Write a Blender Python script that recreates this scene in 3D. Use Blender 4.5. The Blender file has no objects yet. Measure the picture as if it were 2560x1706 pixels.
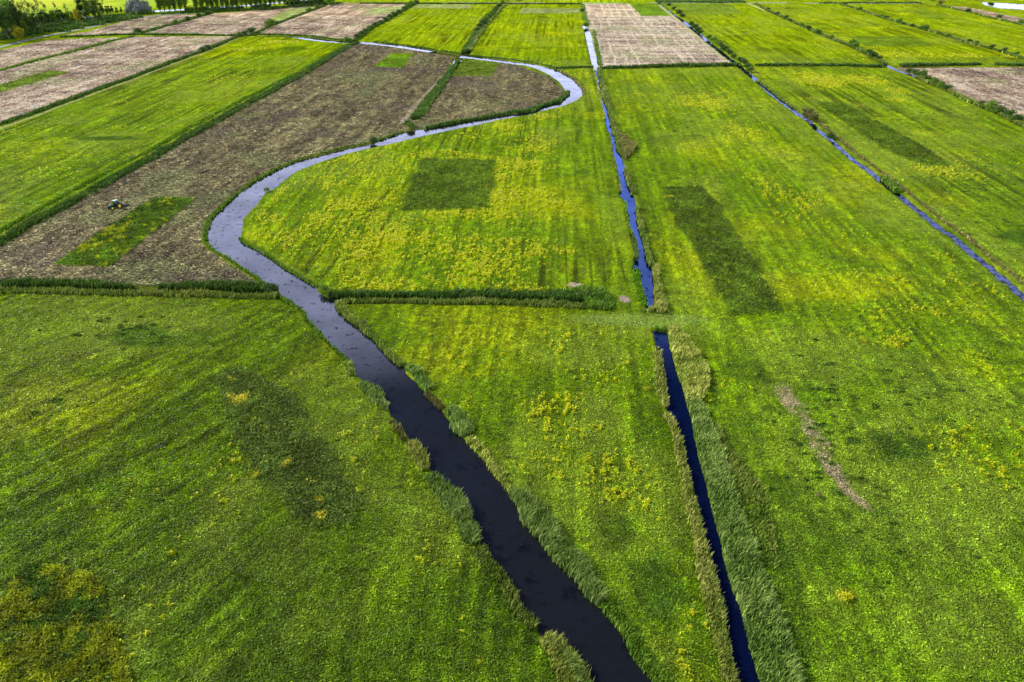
import bpy, bmesh, math, random
import numpy as np
from mathutils import Vector, Matrix

random.seed(7)
rng = np.random.default_rng(11)
C = bpy.context.scene.collection
SC = bpy.context.scene
R = math.radians

# ------------------------------------------------------------------ camera
CAM_H, PITCH, FPX = 90.0, 27.9, 1991.0
cam_d = bpy.data.cameras.new('camera')
cam = bpy.data.objects.new('camera', cam_d)
C.objects.link(cam)
cam.location = (0, 0, CAM_H)
cam.rotation_euler = (R(90 - PITCH), 0, 0)
cam_d.sensor_width = 36.0
cam_d.lens = 28.0
cam_d.clip_start = 1.0
cam_d.clip_end = 60000
SC.camera = cam

# ------------------------------------------------------------------ world, sun, exposure
SUN_EL, SUN_AZ = 33.0, -66.0          # degrees; azimuth clockwise from +Y (from the left, slightly ahead)
w = bpy.data.worlds.new('World'); SC.world = w
w.use_nodes = True
nt = w.node_tree; N = nt.nodes; L = nt.links
N.clear()
sky = N.new('ShaderNodeTexSky'); sky.sky_type = 'NISHITA'
sky.sun_disc = False
sky.sun_elevation = R(SUN_EL); sky.sun_rotation = R(SUN_AZ)
sky.altitude = 50; sky.air_density = 1.0; sky.dust_density = 1.2; sky.ozone_density = 3.0
tc = N.new('ShaderNodeTexCoord')
mp = N.new('ShaderNodeMapping'); mp.inputs['Scale'].default_value = (1.0, 1.0, 5.0)
L.new(tc.outputs['Generated'], mp.inputs['Vector'])
cn = N.new('ShaderNodeTexNoise'); cn.inputs['Scale'].default_value = 2.2
cn.inputs['Detail'].default_value = 7; cn.inputs['Roughness'].default_value = 0.55
L.new(mp.outputs['Vector'], cn.inputs['Vector'])
sx = N.new('ShaderNodeSeparateXYZ'); L.new(tc.outputs['Generated'], sx.inputs[0])
low = N.new('ShaderNodeMapRange'); low.inputs['From Min'].default_value = 0.41
low.inputs['From Max'].default_value = 0.66; low.inputs['To Min'].default_value = 0.28
low.inputs['To Max'].default_value = -0.4; L.new(sx.outputs['Z'], low.inputs['Value'])
ad = N.new('ShaderNodeMath'); ad.operation = 'ADD'
L.new(cn.outputs['Fac'], ad.inputs[0]); L.new(low.outputs['Result'], ad.inputs[1])
cr = N.new('ShaderNodeMapRange'); cr.inputs['From Min'].default_value = 0.50
cr.inputs['From Max'].default_value = 0.74; L.new(ad.outputs[0], cr.inputs['Value'])
mx = N.new('ShaderNodeMix'); mx.data_type = 'RGBA'
L.new(cr.outputs['Result'], mx.inputs['Factor']); L.new(sky.outputs['Color'], mx.inputs['A'])
mx.inputs['B'].default_value = (25.5, 26.6, 31.5, 1)
bg = N.new('ShaderNodeBackground'); bg.inputs['Strength'].default_value = 0.054
L.new(mx.outputs['Result'], bg.inputs['Color'])
wo = N.new('ShaderNodeOutputWorld'); L.new(bg.outputs[0], wo.inputs['Surface'])

sd_ = bpy.data.lights.new('sun', 'SUN'); sun = bpy.data.objects.new('sun', sd_); C.objects.link(sun)
sd_.energy = 4.9; sd_.angle = R(0.5); sd_.color = (1.0, 0.93, 0.80)
to_sun = Vector((math.sin(R(SUN_AZ)) * math.cos(R(SUN_EL)), math.cos(R(SUN_AZ)) * math.cos(R(SUN_EL)), math.sin(R(SUN_EL))))
sun.rotation_euler = (-to_sun).to_track_quat('-Z', 'Y').to_euler()
sun.location = (0, 0, 300)

SC.view_settings.view_transform = 'Standard'
SC.view_settings.look = 'None'
SC.view_settings.gamma = 1
SC.view_settings.exposure = 0.68

# ------------------------------------------------------------------ helpers
_s, _c = math.sin(R(PITCH)), math.cos(R(PITCH))
def at(px, py):
    """photo pixel -> point on the flat polder at z = 0 (metres)"""
    dx = (np.asarray(px, float) - 1280) / FPX; dy = (853 - np.asarray(py, float)) / FPX
    t = CAM_H / (_s - dy * _c)
    return dx * t, (_c + dy * _s) * t
def W(pts):
    p = np.array(pts, float)
    x, y = at(p[:, 0], p[:, 1])
    return np.stack([x, y], 1)

_tab = rng.random((512, 512)).astype(np.float32)
def vn(x, y):
    xi = np.floor(x).astype(np.int64); yi = np.floor(y).astype(np.int64)
    fx = (x - xi); fy = (y - yi)
    fx = fx * fx * (3 - 2 * fx); fy = fy * fy * (3 - 2 * fy)
    a = _tab[xi % 512, yi % 512]; b = _tab[(xi + 1) % 512, yi % 512]
    c = _tab[xi % 512, (yi + 1) % 512]; d = _tab[(xi + 1) % 512, (yi + 1) % 512]
    return (a * (1 - fx) + b * fx) * (1 - fy) + (c * (1 - fx) + d * fx) * fy
def fbm(x, y, s, o=4, off=0.0, gain=0.5):
    r = 0; a = 1.0; t = 0
    x = x / s + off * 17.3; y = y / s + off * 9.1
    for i in range(o):
        r = r + a * vn(x + i * 31.7, y + i * 57.1); t += a
        a *= gain; x, y = x * 1.94 + y * 0.31, y * 1.94 - x * 0.31
    return r / t
def ss(a, b, x):
    t = np.clip((x - a) / (b - a), 0, 1); return t * t * (3 - 2 * t)
def seg_dist(X, Y, P, closed, widths=None):
    """distance to a polyline, minus its half width there"""
    best = np.full(X.shape, 1e9, np.float32)
    n = len(P); m = n if closed else n - 1
    for i in range(m):
        ax, ay = P[i]; bx, by = P[(i + 1) % n]
        vx, vy = bx - ax, by - ay; l2 = vx * vx + vy * vy + 1e-9
        t = np.clip(((X - ax) * vx + (Y - ay) * vy) / l2, 0, 1)
        d = np.hypot(X - ax - t * vx, Y - ay - t * vy)
        if widths is not None:
            d = d - 0.5 * (widths[i] * (1 - t) + widths[i + 1] * t)
        best = np.minimum(best, d)
    return best
def inside(X, Y, P):
    r = np.zeros(X.shape, bool); n = len(P)
    for i in range(n):
        ax, ay = P[i]; bx, by = P[(i + 1) % n]
        if ay == by: continue
        c = ((ay > Y) != (by > Y)) & (X < (bx - ax) * (Y - ay) / (by - ay) + ax)
        r ^= c
    return r
def boxed(X, Y, P, m):
    return np.nonzero((X > P[:, 0].min() - m) & (X < P[:, 0].max() + m) & (Y > P[:, 1].min() - m) & (Y < P[:, 1].max() + m))[0]
def sdf_poly(X, Y, P, m=12.0):
    r = np.full(X.shape, m, np.float32)
    k = boxed(X, Y, P, m)
    d = seg_dist(X[k], Y[k], P, True); ins = inside(X[k], Y[k], P)
    r[k] = np.minimum(np.where(ins, -d, d), m); return r
def sdf_line(X, Y, P, wd, m=12.0):
    r = np.full(X.shape, m, np.float32)
    k = boxed(X, Y, P, m + max(wd))
    r[k] = np.minimum(seg_dist(X[k], Y[k], P, False, wd), m); return r

def tag(o, label=None, cat=None, group=None, kind=None):
    if label: o['label'] = label
    if cat: o['category'] = cat
    if group: o['group'] = group
    if kind: o['kind'] = kind
    return o
def mesh_np(name, V, faces_flat, sizes, mat, col=None, smooth=False, parent=None):
    me = bpy.data.meshes.new(name)
    me.vertices.add(len(V)); me.vertices.foreach_set('co', np.ascontiguousarray(V, np.float32).ravel())
    me.loops.add(len(faces_flat)); me.loops.foreach_set('vertex_index', np.ascontiguousarray(faces_flat, np.int32))
    me.polygons.add(len(sizes))
    st = np.concatenate([[0], np.cumsum(sizes)[:-1]]).astype(np.int32)
    me.polygons.foreach_set('loop_start', st)
    if smooth: me.polygons.foreach_set('use_smooth', np.ones(len(sizes), bool))
    me.update(calc_edges=True)
    if col is not None:
        a = me.color_attributes.new('Col', 'FLOAT_COLOR', 'POINT')
        c4 = np.ones((len(V), 4), np.float32); c4[:, :col.shape[1]] = col
        a.data.foreach_set('color', c4.ravel())
    me.materials.append(mat)
    o = bpy.data.objects.new(name, me); C.objects.link(o)
    if parent: o.parent = parent
    return o
def empty(name, loc, rz=0.0, label=None, cat=None, group=None):
    o = bpy.data.objects.new(name, None); C.objects.link(o)
    o.location = loc; o.rotation_euler = (0, 0, rz); o.empty_display_size = 0.5
    return tag(o, label, cat, group)

# ------------------------------------------------------------------ materials
def new_mat(name):
    m = bpy.data.materials.new(name); m.use_nodes = True
    nt = m.node_tree; b = nt.nodes['Principled BSDF']; return m, nt, b
def noise_node(nt, scale, detail=3, rough=0.55, vec=None, dist=0.0):
    n = nt.nodes.new('ShaderNodeTexNoise'); n.inputs['Scale'].default_value = scale
    n.inputs['Detail'].default_value = detail; n.inputs['Roughness'].default_value = rough
    n.inputs['Distortion'].default_value = dist
    if vec is not None: nt.links.new(vec, n.inputs['Vector'])
    return n
def ground_mat(name, bump_s, c_lo, c_hi, scales=(1.1, 3.5), sheen=0.0, dist=0.35, stretch=(1, 1, 1)):
    """colour of the vegetation comes from the mesh; the shader breaks it up and roughens it"""
    m, nt, b = new_mat(name); Lk = nt.links
    at_ = nt.nodes.new('ShaderNodeVertexColor'); at_.layer_name = 'Col'
    g = nt.nodes.new('ShaderNodeNewGeometry')
    mpn = nt.nodes.new('ShaderNodeMapping'); mpn.inputs['Scale'].default_value = stretch
    mpn.inputs['Rotation'].default_value = (0, 0, R(-12))
    Lk.new(g.outputs['Position'], mpn.inputs['Vector'])
    v = mpn.outputs['Vector']
    n1 = noise_node(nt, scales[0], 4, 0.6, v, 0.4)
    n2 = noise_node(nt, scales[1], 3, 0.6, v)
    mr = nt.nodes.new('ShaderNodeMapRange'); mr.inputs['From Min'].default_value = 0.32; mr.inputs['From Max'].default_value = 0.68
    mr.inputs['To Min'].default_value = c_lo; mr.inputs['To Max'].default_value = c_hi
    mm = nt.nodes.new('ShaderNodeMath'); mm.operation = 'ADD'
    h1 = nt.nodes.new('ShaderNodeMath'); h1.operation = 'MULTIPLY'; h1.inputs[1].default_value = 0.6
    h2 = nt.nodes.new('ShaderNodeMath'); h2.operation = 'MULTIPLY'; h2.inputs[1].default_value = 0.4
    Lk.new(n1.outputs['Fac'], h1.inputs[0]); Lk.new(n2.outputs['Fac'], h2.inputs[0])
    Lk.new(h1.outputs[0], mm.inputs[0]); Lk.new(h2.outputs[0], mm.inputs[1])
    Lk.new(mm.outputs[0], mr.inputs['Value'])
    mul = nt.nodes.new('ShaderNodeMix'); mul.data_type = 'RGBA'; mul.blend_type = 'MULTIPLY'; mul.inputs['Factor'].default_value = 1
    Lk.new(at_.outputs['Color'], mul.inputs['A']); Lk.new(mr.outputs['Result'], mul.inputs['B'])
    Lk.new(mul.outputs['Result'], b.inputs['Base Color'])
    b.inputs['Roughness'].default_value = 0.9
    b.inputs['Specular IOR Level'].default_value = 0.0
    if sheen:
        b.inputs['Sheen Weight'].default_value = sheen; b.inputs['Sheen Roughness'].default_value = 0.5
        b.inputs['Sheen Tint'].default_value = (0.8, 1.0, 0.06, 1)
    bp = nt.nodes.new('ShaderNodeBump'); bp.inputs['Strength'].default_value = bump_s; bp.inputs['Distance'].default_value = dist
    Lk.new(mm.outputs[0], bp.inputs['Height']); Lk.new(bp.outputs['Normal'], b.inputs['Normal'])
    return m
M_grass = ground_mat('grass', 1.0, 0.30, 1.75, (2.3, 6.5), sheen=0.10, dist=0.8)
M_stub = ground_mat('mown_stubble', 1.0, 0.30, 1.70, (0.9, 3.0), sheen=0.0, dist=1.3, stretch=(0.55, 1.0, 1))
def water_mat(name, deep, tint, spec_r=0.03, ior=1.36, weed=0.59):
    m, nt, b = new_mat(name); Lk = nt.links
    nt.nodes.remove(b)
    g = nt.nodes.new('ShaderNodeNewGeometry')
    nz = noise_node(nt, 0.22, 6, 0.65, g.outputs['Position'])
    mr = nt.nodes.new('ShaderNodeMapRange'); mr.inputs['From Min'].default_value = 0.56; mr.inputs['From Max'].default_value = 0.66
    Lk.new(nz.outputs['Fac'], mr.inputs['Value'])
    mxx = nt.nodes.new('ShaderNodeMix'); mxx.data_type = 'RGBA'
    mxx.inputs['A'].default_value = (*deep, 1); mxx.inputs['B'].default_value = (deep[0] * .35, deep[1] * .35, deep[2] * .4, 1)
    Lk.new(mr.outputs['Result'], mxx.inputs['Factor'])
    fk = noise_node(nt, 3.2, 3, 0.7, g.outputs['Position'])
    fr_m = nt.nodes.new('ShaderNodeMapRange'); fr_m.inputs['From Min'].default_value = 0.69; fr_m.inputs['From Max'].default_value = 0.73
    Lk.new(fk.outputs['Fac'], fr_m.inputs['Value'])
    fa = nt.nodes.new('ShaderNodeMath'); fa.operation = 'MULTIPLY'; Lk.new(fr_m.outputs['Result'], fa.inputs[0])
    nzb = nt.nodes.new('ShaderNodeMapRange'); nzb.inputs['From Min'].default_value = 0.50; nzb.inputs['From Max'].default_value = 0.56
    Lk.new(nz.outputs['Fac'], nzb.inputs['Value']); Lk.new(nzb.outputs['Result'], fa.inputs[1])
    mxf = nt.nodes.new('ShaderNodeMix'); mxf.data_type = 'RGBA'; mxf.inputs['B'].default_value = (0.16, 0.17, 0.20, 1)
    Lk.new(fa.outputs[0], mxf.inputs['Factor']); Lk.new(mxx.outputs['Result'], mxf.inputs['A'])
    df = nt.nodes.new('ShaderNodeBsdfDiffuse'); Lk.new(mxf.outputs['Result'], df.inputs['Color'])
    gl = nt.nodes.new('ShaderNodeBsdfGlossy'); gl.inputs['Roughness'].default_value = spec_r; gl.inputs['Color'].default_value = (*tint, 1)
    fr = nt.nodes.new('ShaderNodeFresnel'); fr.inputs['IOR'].default_value = ior
    n2 = noise_node(nt, 1.6, 3, 0.5, g.outputs['Position'])
    bp = nt.nodes.new('ShaderNodeBump'); bp.inputs['Strength'].default_value = 0.10; bp.inputs['Distance'].default_value = 0.05
    Lk.new(n2.outputs['Fac'], bp.inputs['Height'])
    Lk.new(bp.outputs['Normal'], fr.inputs['Normal']); Lk.new(bp.outputs['Normal'], gl.inputs['Normal'])
    n3 = noise_node(nt, 0.55, 5, 0.7, g.outputs['Position'])
    m3 = nt.nodes.new('ShaderNodeMapRange'); m3.inputs['From Min'].default_value = weed; m3.inputs['From Max'].default_value = weed + 0.03
    m3.inputs['To Min'].default_value = 1.0; m3.inputs['To Max'].default_value = 0.25; Lk.new(n3.outputs['Fac'], m3.inputs['Value'])
    n4 = noise_node(nt, 0.06, 4, 0.6, g.outputs['Position'])
    m4 = nt.nodes.new('ShaderNodeMapRange'); m4.inputs['From Min'].default_value = 0.35; m4.inputs['From Max'].default_value = 0.65
    m4.inputs['To Min'].default_value = 0.80; m4.inputs['To Max'].default_value = 1.18; Lk.new(n4.outputs['Fac'], m4.inputs['Value'])
    fm0 = nt.nodes.new('ShaderNodeMath'); fm0.operation = 'MULTIPLY'; Lk.new(m3.outputs['Result'], fm0.inputs[0]); Lk.new(m4.outputs['Result'], fm0.inputs[1])
    fm = nt.nodes.new('ShaderNodeMath'); fm.operation = 'MULTIPLY'; Lk.new(fr.outputs[0], fm.inputs[0]); Lk.new(fm0.outputs[0], fm.inputs[1])
    ms = nt.nodes.new('ShaderNodeMixShader'); Lk.new(fm.outputs[0], ms.inputs[0]); Lk.new(df.outputs[0], ms.inputs[1]); Lk.new(gl.outputs[0], ms.inputs[2])
    Lk.new(ms.outputs[0], nt.nodes['Material Output'].inputs['Surface'])
    return m
M_river = water_mat('murky_river_water', (0.006, 0.007, 0.009), (0.74, 0.78, 1.0), 0.04, 1.42)
M_ditch = water_mat('weedy_ditch_water', (0.002, 0.004, 0.008), (0.42, 0.52, 1.0), 0.05, 1.42, 0.50)
M_canal = water_mat('clear_ditch_water', (0.001, 0.003, 0.018), (0.20, 0.34, 1.0), 0.03, 1.42)  # blue sky reflection put into the gloss tint
def leaf_mat(name, transl=0.25, rough=0.6):
    m, nt, b = new_mat(name); Lk = nt.links
    a = nt.nodes.new('ShaderNodeVertexColor'); a.layer_name = 'Col'
    oi = nt.nodes.new('ShaderNodeObjectInfo')
    hs = nt.nodes.new('ShaderNodeHueSaturation')
    mr = nt.nodes.new('ShaderNodeMapRange'); mr.inputs['To Min'].default_value = 0.8; mr.inputs['To Max'].default_value = 1.2
    Lk.new(oi.outputs['Random'], mr.inputs['Value']); Lk.new(mr.outputs['Result'], hs.inputs['Value'])
    Lk.new(a.outputs['Color'], hs.inputs['Color'])
    Lk.new(hs.outputs['Color'], b.inputs['Base Color'])
    b.inputs['Roughness'].default_value = rough; b.inputs['Specular IOR Level'].default_value = 0.2
    tr = nt.nodes.new('ShaderNodeBsdfTranslucent'); Lk.new(hs.outputs['Color'], tr.inputs['Color'])
    ms = nt.nodes.new('ShaderNodeMixShader'); ms.inputs[0].default_value = transl
    Lk.new(b.outputs[0], ms.inputs[1]); Lk.new(tr.outputs[0], ms.inputs[2])
    Lk.new(ms.outputs[0], nt.nodes['Material Output'].inputs['Surface'])
    return m
M_reed = leaf_mat('reed_blades', 0.25)
M_leaf = leaf_mat('tree_leaves', 0.2)
def plain(name, col, rough=0.5, metal=0.0, coat=0.0, var=0.15, scale=3.0):
    m, nt, b = new_mat(name); Lk = nt.links
    tcn = nt.nodes.new('ShaderNodeTexCoord')
    n = noise_node(nt, scale, 4, 0.6, tcn.outputs['Object'])
    mr = nt.nodes.new('ShaderNodeMapRange'); mr.inputs['To Min'].default_value = 1 - var; mr.inputs['To Max'].default_value = 1 + var
    Lk.new(n.outputs['Fac'], mr.inputs['Value'])
    mul = nt.nodes.new('ShaderNodeMix'); mul.data_type = 'RGBA'; mul.blend_type = 'MULTIPLY'; mul.inputs['Factor'].default_value = 1
    mul.inputs['A'].default_value = (*col, 1); Lk.new(mr.outputs['Result'], mul.inputs['B'])
    Lk.new(mul.outputs['Result'], b.inputs['Base Color'])
    b.inputs['Roughness'].default_value = rough; b.inputs['Metallic'].default_value = metal; b.inputs['Coat Weight'].default_value = coat
    return m
M_bark = plain('bark', (0.10, 0.085, 0.065), 0.9, var=0.5)
M_tgreen = plain('green_tractor_paint', (0.012, 0.095, 0.032), 0.25, coat=0.6)
M_troof = plain('pale_roof_paint', (0.30, 0.50, 0.38), 0.35, coat=0.3)
M_glass = plain('dark_cab_glass', (0.01, 0.02, 0.022), 0.08, coat=0.5)
M_rub = plain('black_rubber', (0.015, 0.014, 0.014), 0.85)
M_rim = plain('yellow_rim', (0.75, 0.62, 0.04), 0.4)
M_dark = plain('dark_iron', (0.03, 0.03, 0.035), 0.5, 0.6)
M_pur = plain('dull_purple_iron', (0.10, 0.05, 0.09), 0.6, 0.2)
M_car = plain('white_car_paint', (0.75, 0.77, 0.8), 0.3, coat=0.5)
M_carb = plain('blue_car_paint', (0.05, 0.07, 0.20), 0.3, coat=0.5)
#@@DATA
# ------------------------------------------------------------------ water outlines (traced bank by bank)
RIV_L = [(1520,1800),(1474,1706),(1433,1644),(1397,1603),(1362,1586),(1352,1562),(1318,1524),(1300,1504),(1298,1469),(1280,1445),(1240,1401),(1213,1368),(1197,1338),(1178,1294),(1168,1278),(1143,1233),(1119,1203),(1081,1176),(1072,1140),(1060,1113),(1032,1097),(1015,1080),(999,1053),(983,1040),(977,1015),(953,985),(934,955),(907,947),(889,928),(885,906),(866,901),(851,879),(817,852),(781,812),(764,793),(760,774),(724,758),(692,741),(690,725),(667,714),(640,692),(598,665),(563,641),(530,622),(514,605),(517,584),(525,551),(549,527),(585,494),(640,453),(689,426),(749,402),(841,378),(928,360),(966,345),(1013,330),(1042,325),(1102,315),(1157,305),(1211,296),(1245,291),(1296,284),(1332,275),(1356,264),(1394,253),(1416,237),(1416,226),(1400,204),(1378,188),(1348,173),(1315,163),(1280,160),(1247,155),(1173,146),(1153,143)]
RIV_R = [(1158,138),(1200,143),(1247,149),(1280,154),(1334,160),(1394,175),(1432,199),(1454,223),(1458,234),(1440,250),(1405,264),(1370,272),(1351,277),(1324,286),(1296,290),(1249,297),(1217,305),(1170,315),(1102,329),(1048,341),(994,354),(939,366),(871,381),(803,402),(741,426),(708,448),(684,470),(662,478),(654,491),(635,515),(602,548),(602,578),(596,592),(609,608),(640,619),(667,635),(711,665),(741,682),(787,712),(795,733),(814,744),(847,747),(841,758),(858,785),(898,810),(936,847),(969,885),(1007,916),(1015,936),(1048,969),(1064,985),(1100,1021),(1108,1040),(1149,1083),(1165,1105),(1211,1154),(1238,1186),(1280,1235),(1310,1278),(1348,1335),(1392,1379),(1433,1436),(1468,1496),(1507,1524),(1553,1570),(1580,1625),(1616,1671),(1635,1706),(1700,1800)]
CANA = [(1488,178),(1491,190),(1499,226),(1509,266),(1516,305),(1526,348),(1534,381),(1545,426),(1552,486),(1563,500),(1569,540),(1579,584),(1592,633),(1589,655),(1588,668),(1597,698),(1606,725),(1613,750),(1619,769),(1644,759),(1639,725),(1634,698),(1630,680),(1616,640),(1604,590),(1593,550),(1591,523),(1585,500),(1575,470),(1564,430),(1551,385),(1539,348),(1526,305),(1519,266),(1508,226),(1498,190),(1494,178)]
CANT = [(1456,64),(1462,76),(1469,108),(1474,130),(1480,155),(1486,176),(1495,176),(1494,155),(1486,130),(1480,108),(1478,90),(1472,77),(1466,64)]
CANB = [(1636,828),(1642,852),(1657,906),(1672,961),(1676,1004),(1674,1029),(1693,1048),(1707,1097),(1720,1151),(1737,1205),(1754,1278),(1770,1346),(1788,1414),(1800,1469),(1815,1524),(1826,1578),(1837,1633),(1850,1706),(1872,1800),(1925,1800),(1897,1706),(1875,1633),(1861,1578),(1848,1524),(1826,1469),(1811,1414),(1797,1346),(1778,1278),(1761,1205),(1746,1151),(1734,1097),(1726,1048),(1722,1029),(1712,1004),(1701,961),(1682,906),(1667,852),(1664,832)]
LC = [(1647,8),(1690,40),(1707,52),(1755,91),(1775,109),(1829,151),(1884,194),(1928,234),(1953,253),(1983,275),(1999,287),(2021,300),(2044,324),(2072,345),(2110,378),(2138,403),(2170,424),(2203,452),(2252,491),(2282,516),(2301,529),(2347,569),(2382,589),(2410,614),(2437,638),(2475,668),(2507,695),(2560,741),(2660,826)]
LD = [(1890,10),(1920,27),(1960,45),(2020,72),(2045,84),(2132,118),(2190,145),(2211,161),(2236,172),(2300,196),(2360,222),(2410,248),(2450,265),(2500,285),(2560,316),(2700,382)]
LE = [(2095,9),(2145,24),(2220,50),(2250,58),(2312,75),(2420,108),(2500,128),(2560,148),(2700,190)]
LF = [(2345,14),(2420,30),(2460,41),(2560,64),(2700,98)]
LG1 = [(1385,172),(1482,169)]; LG2 = [(1494,172),(1600,171),(1850,166),(1890,167),(2230,169),(2560,168),(2700,168)]
LH = [(-200,716),(0,719),(340,727),(400,728),(690,736)]
LI = [(840,750),(1100,750),(1300,752),(1500,752)]
LJ = [(892,108),(868,118),(760,185),(640,249),(498,326),(381,394),(294,442),(223,480),(163,516),(82,559),(16,600),(-120,668)]
LK = [(634,86),(593,93),(517,125),(424,158),(326,196),(218,234),(109,275),(0,313),(-120,352)]
LL = [(150,94),(245,90),(326,87),(449,88),(598,90),(640,89)]
LM = [(335,91),(272,105),(204,124),(144,139),(82,155),(0,177),(-120,208)]
LN = [(348,85),(424,64),(530,33)]
LO = [(640,84),(673,67),(749,38),(828,9)]
LP = [(885,104),(928,71),(966,52),(1021,19),(1043,8)]
LQ = [(1160,139),(1170,126),(1190,92),(1205,72),(1225,50),(1262,10)]
LQ2 = [(1153,142),(1146,150),(1127,177),(1080,240),(1034,299)]
LCR = [(640,90),(694,91),(740,92.5),(762,95.5),(800,100),(830,103.5),(866,105.5),(885,105.5),(928,108.5),(975,113),(1021,119),(1080,129),(1155,140.5)]
LFAR = [(-200,72),(150,47),(260,41),(400,27),(520,20),(620,14),(710,5),(800,-2)]
LROAD = [(-120,150),(0,118),(60,103),(120,89),(180,78),(240,65),(310,49),(400,39),(520,31),(640,23),(760,14),(870,7),(1100,7),(1500,8.5),(1850,7),(2100,9),(2300,9)]
POND = [(2455,5),(2510,8),(2600,14),(2720,25),(2720,35),(2560,24),(2500,20),(2462,12)]

# ------------------------------------------------------------------ the ground: a graded grid reaching the horizon
vrows = np.concatenate([np.arange(1820, 260, -2.3), np.arange(260, -20, -1.25), np.arange(-20, -150, -5), np.array([-160, -170, -178])])
ucols = np.linspace(-300, 2860, 1380)
_, yr = at(np.full(vrows.shape, 1280.0), vrows)
tx = (ucols - 1280) / FPX
# columns fan out from the camera's foot so that near and far get the same detail
depth = yr * _c + CAM_H * _s
GX = (tx[None, :] * depth[:, None]); GY = np.repeat(yr[:, None], len(tx), 1)
nr, nc = GX.shape
X = GX.ravel().astype(np.float32); Y = GY.ravel().astype(np.float32)
dist = np.hypot(X, Y)
AX = R(3.15)                                         # the parcels run 3 degrees right of the view
U = X * math.cos(AX) - Y * math.sin(AX); Vv = X * math.sin(AX) + Y * math.cos(AX)

wob = (fbm(X, Y, 2.2, 3, 1) - 0.5) * 2.0             # ragged banks
lod = np.clip(dist / 400, 1, 2.5)
water = []
P_riv = W(RIV_L + RIV_R)
s_riv = sdf_poly(X, Y, P_riv)
P_cana, P_canb, P_pond, P_cant = W(CANA), W(CANB), W(POND), W(CANT)
s_cana = np.minimum(sdf_poly(X, Y, P_cana), sdf_poly(X, Y, P_cant)); s_canb = sdf_poly(X, Y, P_canb)
s_pond = sdf_poly(X, Y, P_pond)
def ln(pts, wd):
    p = W(pts); wd = [wd] * len(pts) if not hasattr(wd, '__len__') else wd
    return p, wd, sdf_line(X, Y, p, wd)
p_cr, w_cr, s_cr = ln(LCR, [2, 3, 5, 9, 10, 10, 9, 8, 9, 9, 9, 9, 10])
p_c, w_c, s_c = ln(LC, [1.2] * 2 + [2.6] * 5 + [2.2] * 4 + [1.7] * (len(LC) - 11))
p_d, w_d, s_d = ln(LD, 2.4)
p_e, w_e, s_e = ln(LE, 1.0)
p_q, w_q, s_q = ln(LQ, [7, 6, 4, 3.5, 2, 2])
p_q2, w_q2, s_q2 = ln(LQ2, [6, 5, 3.5, 2.0, 1.5])
p_h, w_h, s_h = ln(LH, 1.8)
p_i, w_i, s_i = ln(LI, [4, 1.8, 1.5, 1.2])
p_far, w_far, s_far = ln(LFAR, 13.0)
p_g, w_g, s_g = ln(LG2, 1.2)
sd = np.minimum.reduce([s_riv, s_cana, s_canb, s_cr, s_c, s_d, s_q, s_q2, s_h, s_i, s_far, s_pond, s_g])
sdw = sd + wob * 0.35 * np.where(s_riv < 11, 1.6, np.where(s_c < 8, 2.6, np.where(s_canb < 8, 1.3, 1.0)))
WL = -0.32
Z = (fbm(X, Y, 30, 3, 2) - 0.5) * 0.35
tuft = fbm(X, Y, 1.1, 3, 3, 0.6)
tuft_amp = 0.26 * np.clip(1.2 - dist / 420, 0.0, 1)
Z += (tuft - 0.5) * tuft_amp
Z *= ss(0.5, 4, sd)
Z += -1.5 * (1 - ss(-1.3, 1.1, sdw))
Z = np.where(dist > 1700, -0.2, Z)

# --- fields
FIELDS = []   # name, kind, label, polygon
def field(name, kind, label, pts): FIELDS.append((name, kind, label, W(pts)))
field('stubble_field', 'brown', 'big olive brown mown field with the tractor, left of the looping river',
      [(905,106),(1155,141),(1146,150),(1127,177),(1034,299),(1042,330),(930,362),(700,424),(560,520),(505,600),(560,650),(650,702),(690,728),(0,716),(-220,712)] + LJ[::-1])
field('stubble_field', 'brown', 'round brown mown field inside the upper river bend',
      [(1155,143),(1290,163),(1370,190),(1420,235),(1390,256),(1300,290),(1110,318),(1045,328),(1034,300),(1127,178)])
field('stubble_field', 'pink', 'long pinkish mown strip at the left with a green wedge at the frame edge',
      [(340,92),(598,92)] + LK[1:] + [(-200,380),(-200,230)] + LM[::-1])
field('stubble_field', 'pink', 'small pinkish mown field beside the pale road, upper left',
      [(-150,165),(0,126),(70,112),(125,100),(300,94)] + LM[1:] + [(-200,230)])
field('stubble_field', 'pink', 'narrow pinkish mown field below the row of poplars',
      [(165,88),(220,80),(300,57),(345,42),(400,38),(500,36),(528,33),(424,63),(346,84),(326,86),(245,88)])
field('stubble_field', 'pink', 'pinkish mown field with a pale green corner beyond the ditch hedge',
      [(352,86),(424,66),(532,35),(640,27),(820,11),(749,38),(673,67),(640,83),(598,88),(449,87)])
field('stubble_field', 'pink', 'large pinkish mown field above the narrow white creek',
      [(645,87),(673,69),(749,40),(828,11),(870,9),(1040,9),(1021,19),(966,52),(928,71),(880,102),(830,99),(790,95),(750,89),(694,88)])
field('stubble_field', 'line', 'pale stubble field ruled with light rows, right of the straight canal top',
      [(1458,10),(1648,10),(1706,54),(1754,93),(1829,155),(1838,164),(1494,171),(1484,120),(1472,70)])
field('stubble_field', 'pink', 'pale pinkish mown field at the right frame edge below the hedge',
      [(2240,171),(2560,168),(2980,168),(2980,500),(2560,314),(2360,220)])
field('stubble_field', 'pink', 'thin pink mown strip in the upper right corner',
      [(2349,14),(2416,18),(2560,47),(2900,120),(2900,150),(2560,60),(2460,41),(2367,20)])
field('meadow', 'grass', 'long green meadow between two brown fields on the left',
      [(640,90),(700,92),(800,101),(892,107)] + LJ + [(-200,700),(-200,380)] + LK[::-1])
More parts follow.
